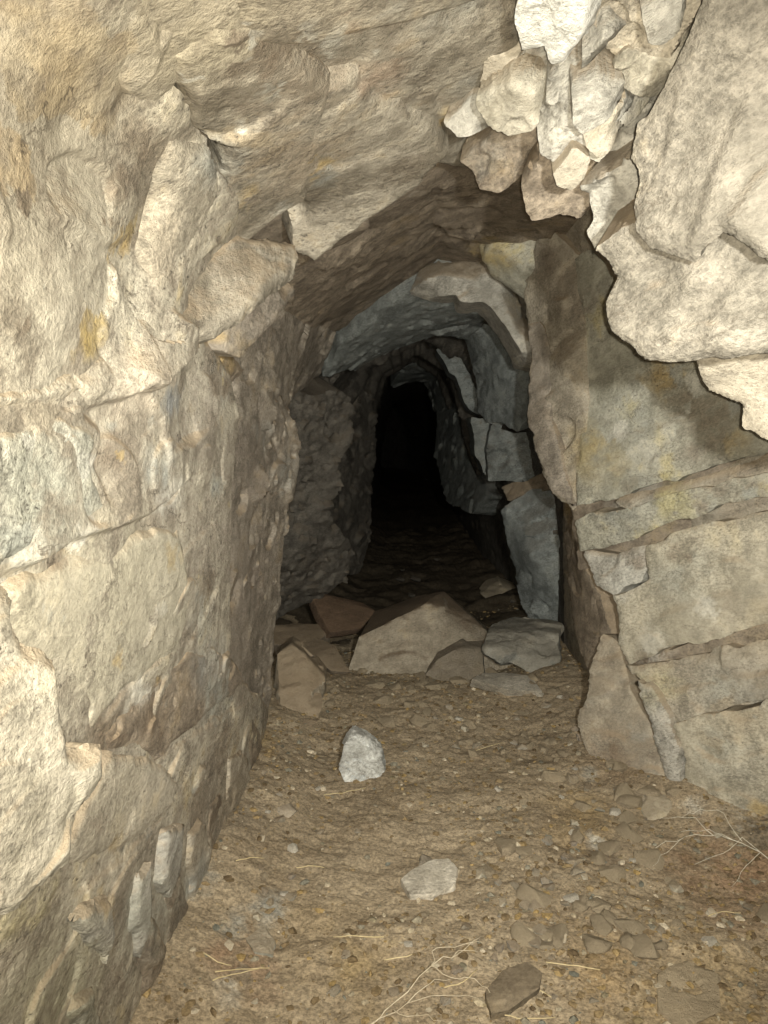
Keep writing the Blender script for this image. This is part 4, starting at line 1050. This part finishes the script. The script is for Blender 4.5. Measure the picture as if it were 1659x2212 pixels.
# ------------------------------------------------------------------ dead twigs, straws, root fibres
def tube(path, r0, r1, sides=6, wob=.0, seed=0):
    P = np.array(path, float)
    r = random.Random(seed)
    Q = [P[0]]
    for a, b in zip(P[:-1], P[1:]):
        for t in (.33, .67, 1):
            Q.append(a + (b - a) * t + (np.array([r.uniform(-1, 1) for _ in range(3)]) * wob if t < 1 else 0))
    Q = np.array(Q)
    n = len(Q)
    V, F = [], []
    for i in range(n):
        d = Q[min(i + 1, n - 1)] - Q[max(i - 1, 0)]
        d /= np.linalg.norm(d) + 1e-9
        a = np.cross(d, [0, 0, 1.0] if abs(d[2]) < .9 else [1.0, 0, 0])
        a /= np.linalg.norm(a)
        b = np.cross(d, a)
        rr = r0 + (r1 - r0) * i / (n - 1)
        for k in range(sides):
            t = 6.28318 * k / sides
            V.append(Q[i] + rr * (a * math.cos(t) + b * math.sin(t)))
    for i in range(n - 1):
        for k in range(sides):
            F.append((i * sides + k, i * sides + (k + 1) % sides, (i + 1) * sides + (k + 1) % sides, (i + 1) * sides + k))
    F.append(tuple(range(sides))[::-1])
    F.append(tuple(range((n - 1) * sides, n * sides)))
    return V, F

def tube_obj(name, path, r0, r1, mat, org, parent=None, wob=.004, seed=0):
    V, F = tube(path, r0, r1, 6, wob, seed)
    me = bpy.data.meshes.new(name)
    me.from_pydata([tuple(np.array(v) - org) for v in V], [], F)
    me.polygons.foreach_set('use_smooth', np.ones(len(F), bool))
    me.materials.append(MAT[mat])
    o = bpy.data.objects.new(name, me)
    COL.objects.link(o)
    if parent:
        o.parent = parent
    else:
        o.location = org
    return o

def fl_path(pts, lift=.006):
    out = []
    for q in pts:
        p = on_floor(q[0], q[1])
        p[2] += (q[2] if len(q) > 2 else lift)
        out.append(p)
    return out

def twig_thing(name, label, cat, stems, mat, r0, r1, group=None):
    org = on_floor(*stems[0][0][:2])
    e = bpy.data.objects.new(name, None)
    COL.objects.link(e)
    e.location = org
    tag(e, label, cat, group)
    for i, st_ in enumerate(stems):
        f = 1.0 if i == 0 else .7
        tube_obj('stem' if i == 0 else 'twig', fl_path(st_), r0 * f, r1 * f, mat, org, e, .007, i)
    return e

twig_thing('dead_branch', 'pale forked dead branch lying at the near edge of the floor', 'branch', [
    [(800, 2225, .01), (850, 2185, .02), (930, 2122, .04), (975, 2108, .045), (1040, 2064, .05)],
    [(930, 2122, .04), (975, 2138, .03), (1025, 2140, .03), (1060, 2165, .02), (1105, 2195, .01)],
    [(930, 2122, .04), (942, 2090, .05), (1000, 2082, .05), (1040, 2078, .05)],
    [(800, 2222, .01), (880, 2180, .015), (960, 2168, .02), (1040, 2172, .015)],
    [(850, 2195, .015), (900, 2205, .012), (960, 2215, .01)],
    [(880, 2180, .015), (930, 2150, .03), (975, 2140, .03)],
    [(975, 2108, .045), (990, 2095, .05), (1035, 2095, .045)],
], 'twig', .0017, .0006)
twig_thing('dead_branch', 'thin dead branch reaching in along the foot of the right wall', 'branch', [
    [(1700, 1925, .06), (1640, 1890, .07), (1580, 1862, .07), (1540, 1845, .06), (1480, 1840, .05), (1415, 1852, .03)],
    [(1580, 1862, .07), (1530, 1838, .07), (1470, 1836, .06)],
    [(1640, 1890, .07), (1600, 1870, .09), (1560, 1885, .06), (1500, 1895, .04)],
    [(1540, 1845, .06), (1500, 1818, .08), (1450, 1812, .07), (1420, 1805, .05)],
    [(1600, 1872, .08), (1560, 1822, .1), (1510, 1812, .1), (1470, 1818, .08)],
    [(1480, 1840, .05), (1440, 1862, .03), (1410, 1885, .02)],
    [(1640, 1890, .07), (1610, 1905, .05), (1580, 1930, .02)],
], 'root', .0012, .0005)
STRAWS = ['lying level on the near floor by the left wall', 'crossing another straw on the near floor by the left wall', 'slanting down at the foot of the left wall in the near corner',
          'on the near floor right of the dead branch', 'lying level between the flat cream stone and the left wall', 'on bare dirt just in front of the pointed grey-white stone',
          'slanting on the rubble below the flat whitish stone', 'short, left of the tip of the forked dead branch', 'slanting across the fork of the dead branch',
          'short, above the flat dark brown stone at the near edge', 'short, left of the flat cream stone', 'short, on the near right floor below the thin dead branch',
          'short, at the foot of the left wall halfway along the floor', 'at the very front of the floor beside the flat dark brown stone']
for i, pth in enumerate([[(465, 2106), (520, 2100), (582, 2098)], [(460, 2125), (500, 2112), (560, 2100)], [(440, 2065), (470, 2085), (500, 2092)], [(1180, 2085), (1250, 2093), (1312, 2106)],
                         [(830, 2030), (770, 2028), (720, 2030)], [(700, 1722), (740, 1718), (790, 1706)], [(1020, 1628), (1050, 1618), (1085, 1608)], [(830, 2080), (860, 2075), (890, 2068)],
                         [(960, 2140), (1000, 2128), (1032, 2100)], [(1140, 2135), (1170, 2148), (1190, 2160)], [(640, 1880), (680, 1876), (700, 1880)], [(1530, 1985), (1560, 1975), (1600, 1978)],
                         [(510, 1865), (540, 1858), (570, 1860)], [(1090, 2200), (1130, 2208), (1200, 2205)]]):
    P_ = fl_path(pth, .008)
    tag(tube_obj('straw', P_, .0014, .0009, 'straw', P_[0], None, .002, i), 'thin dry straw ' + STRAWS[i], 'straw', 'dry straws on the floor')
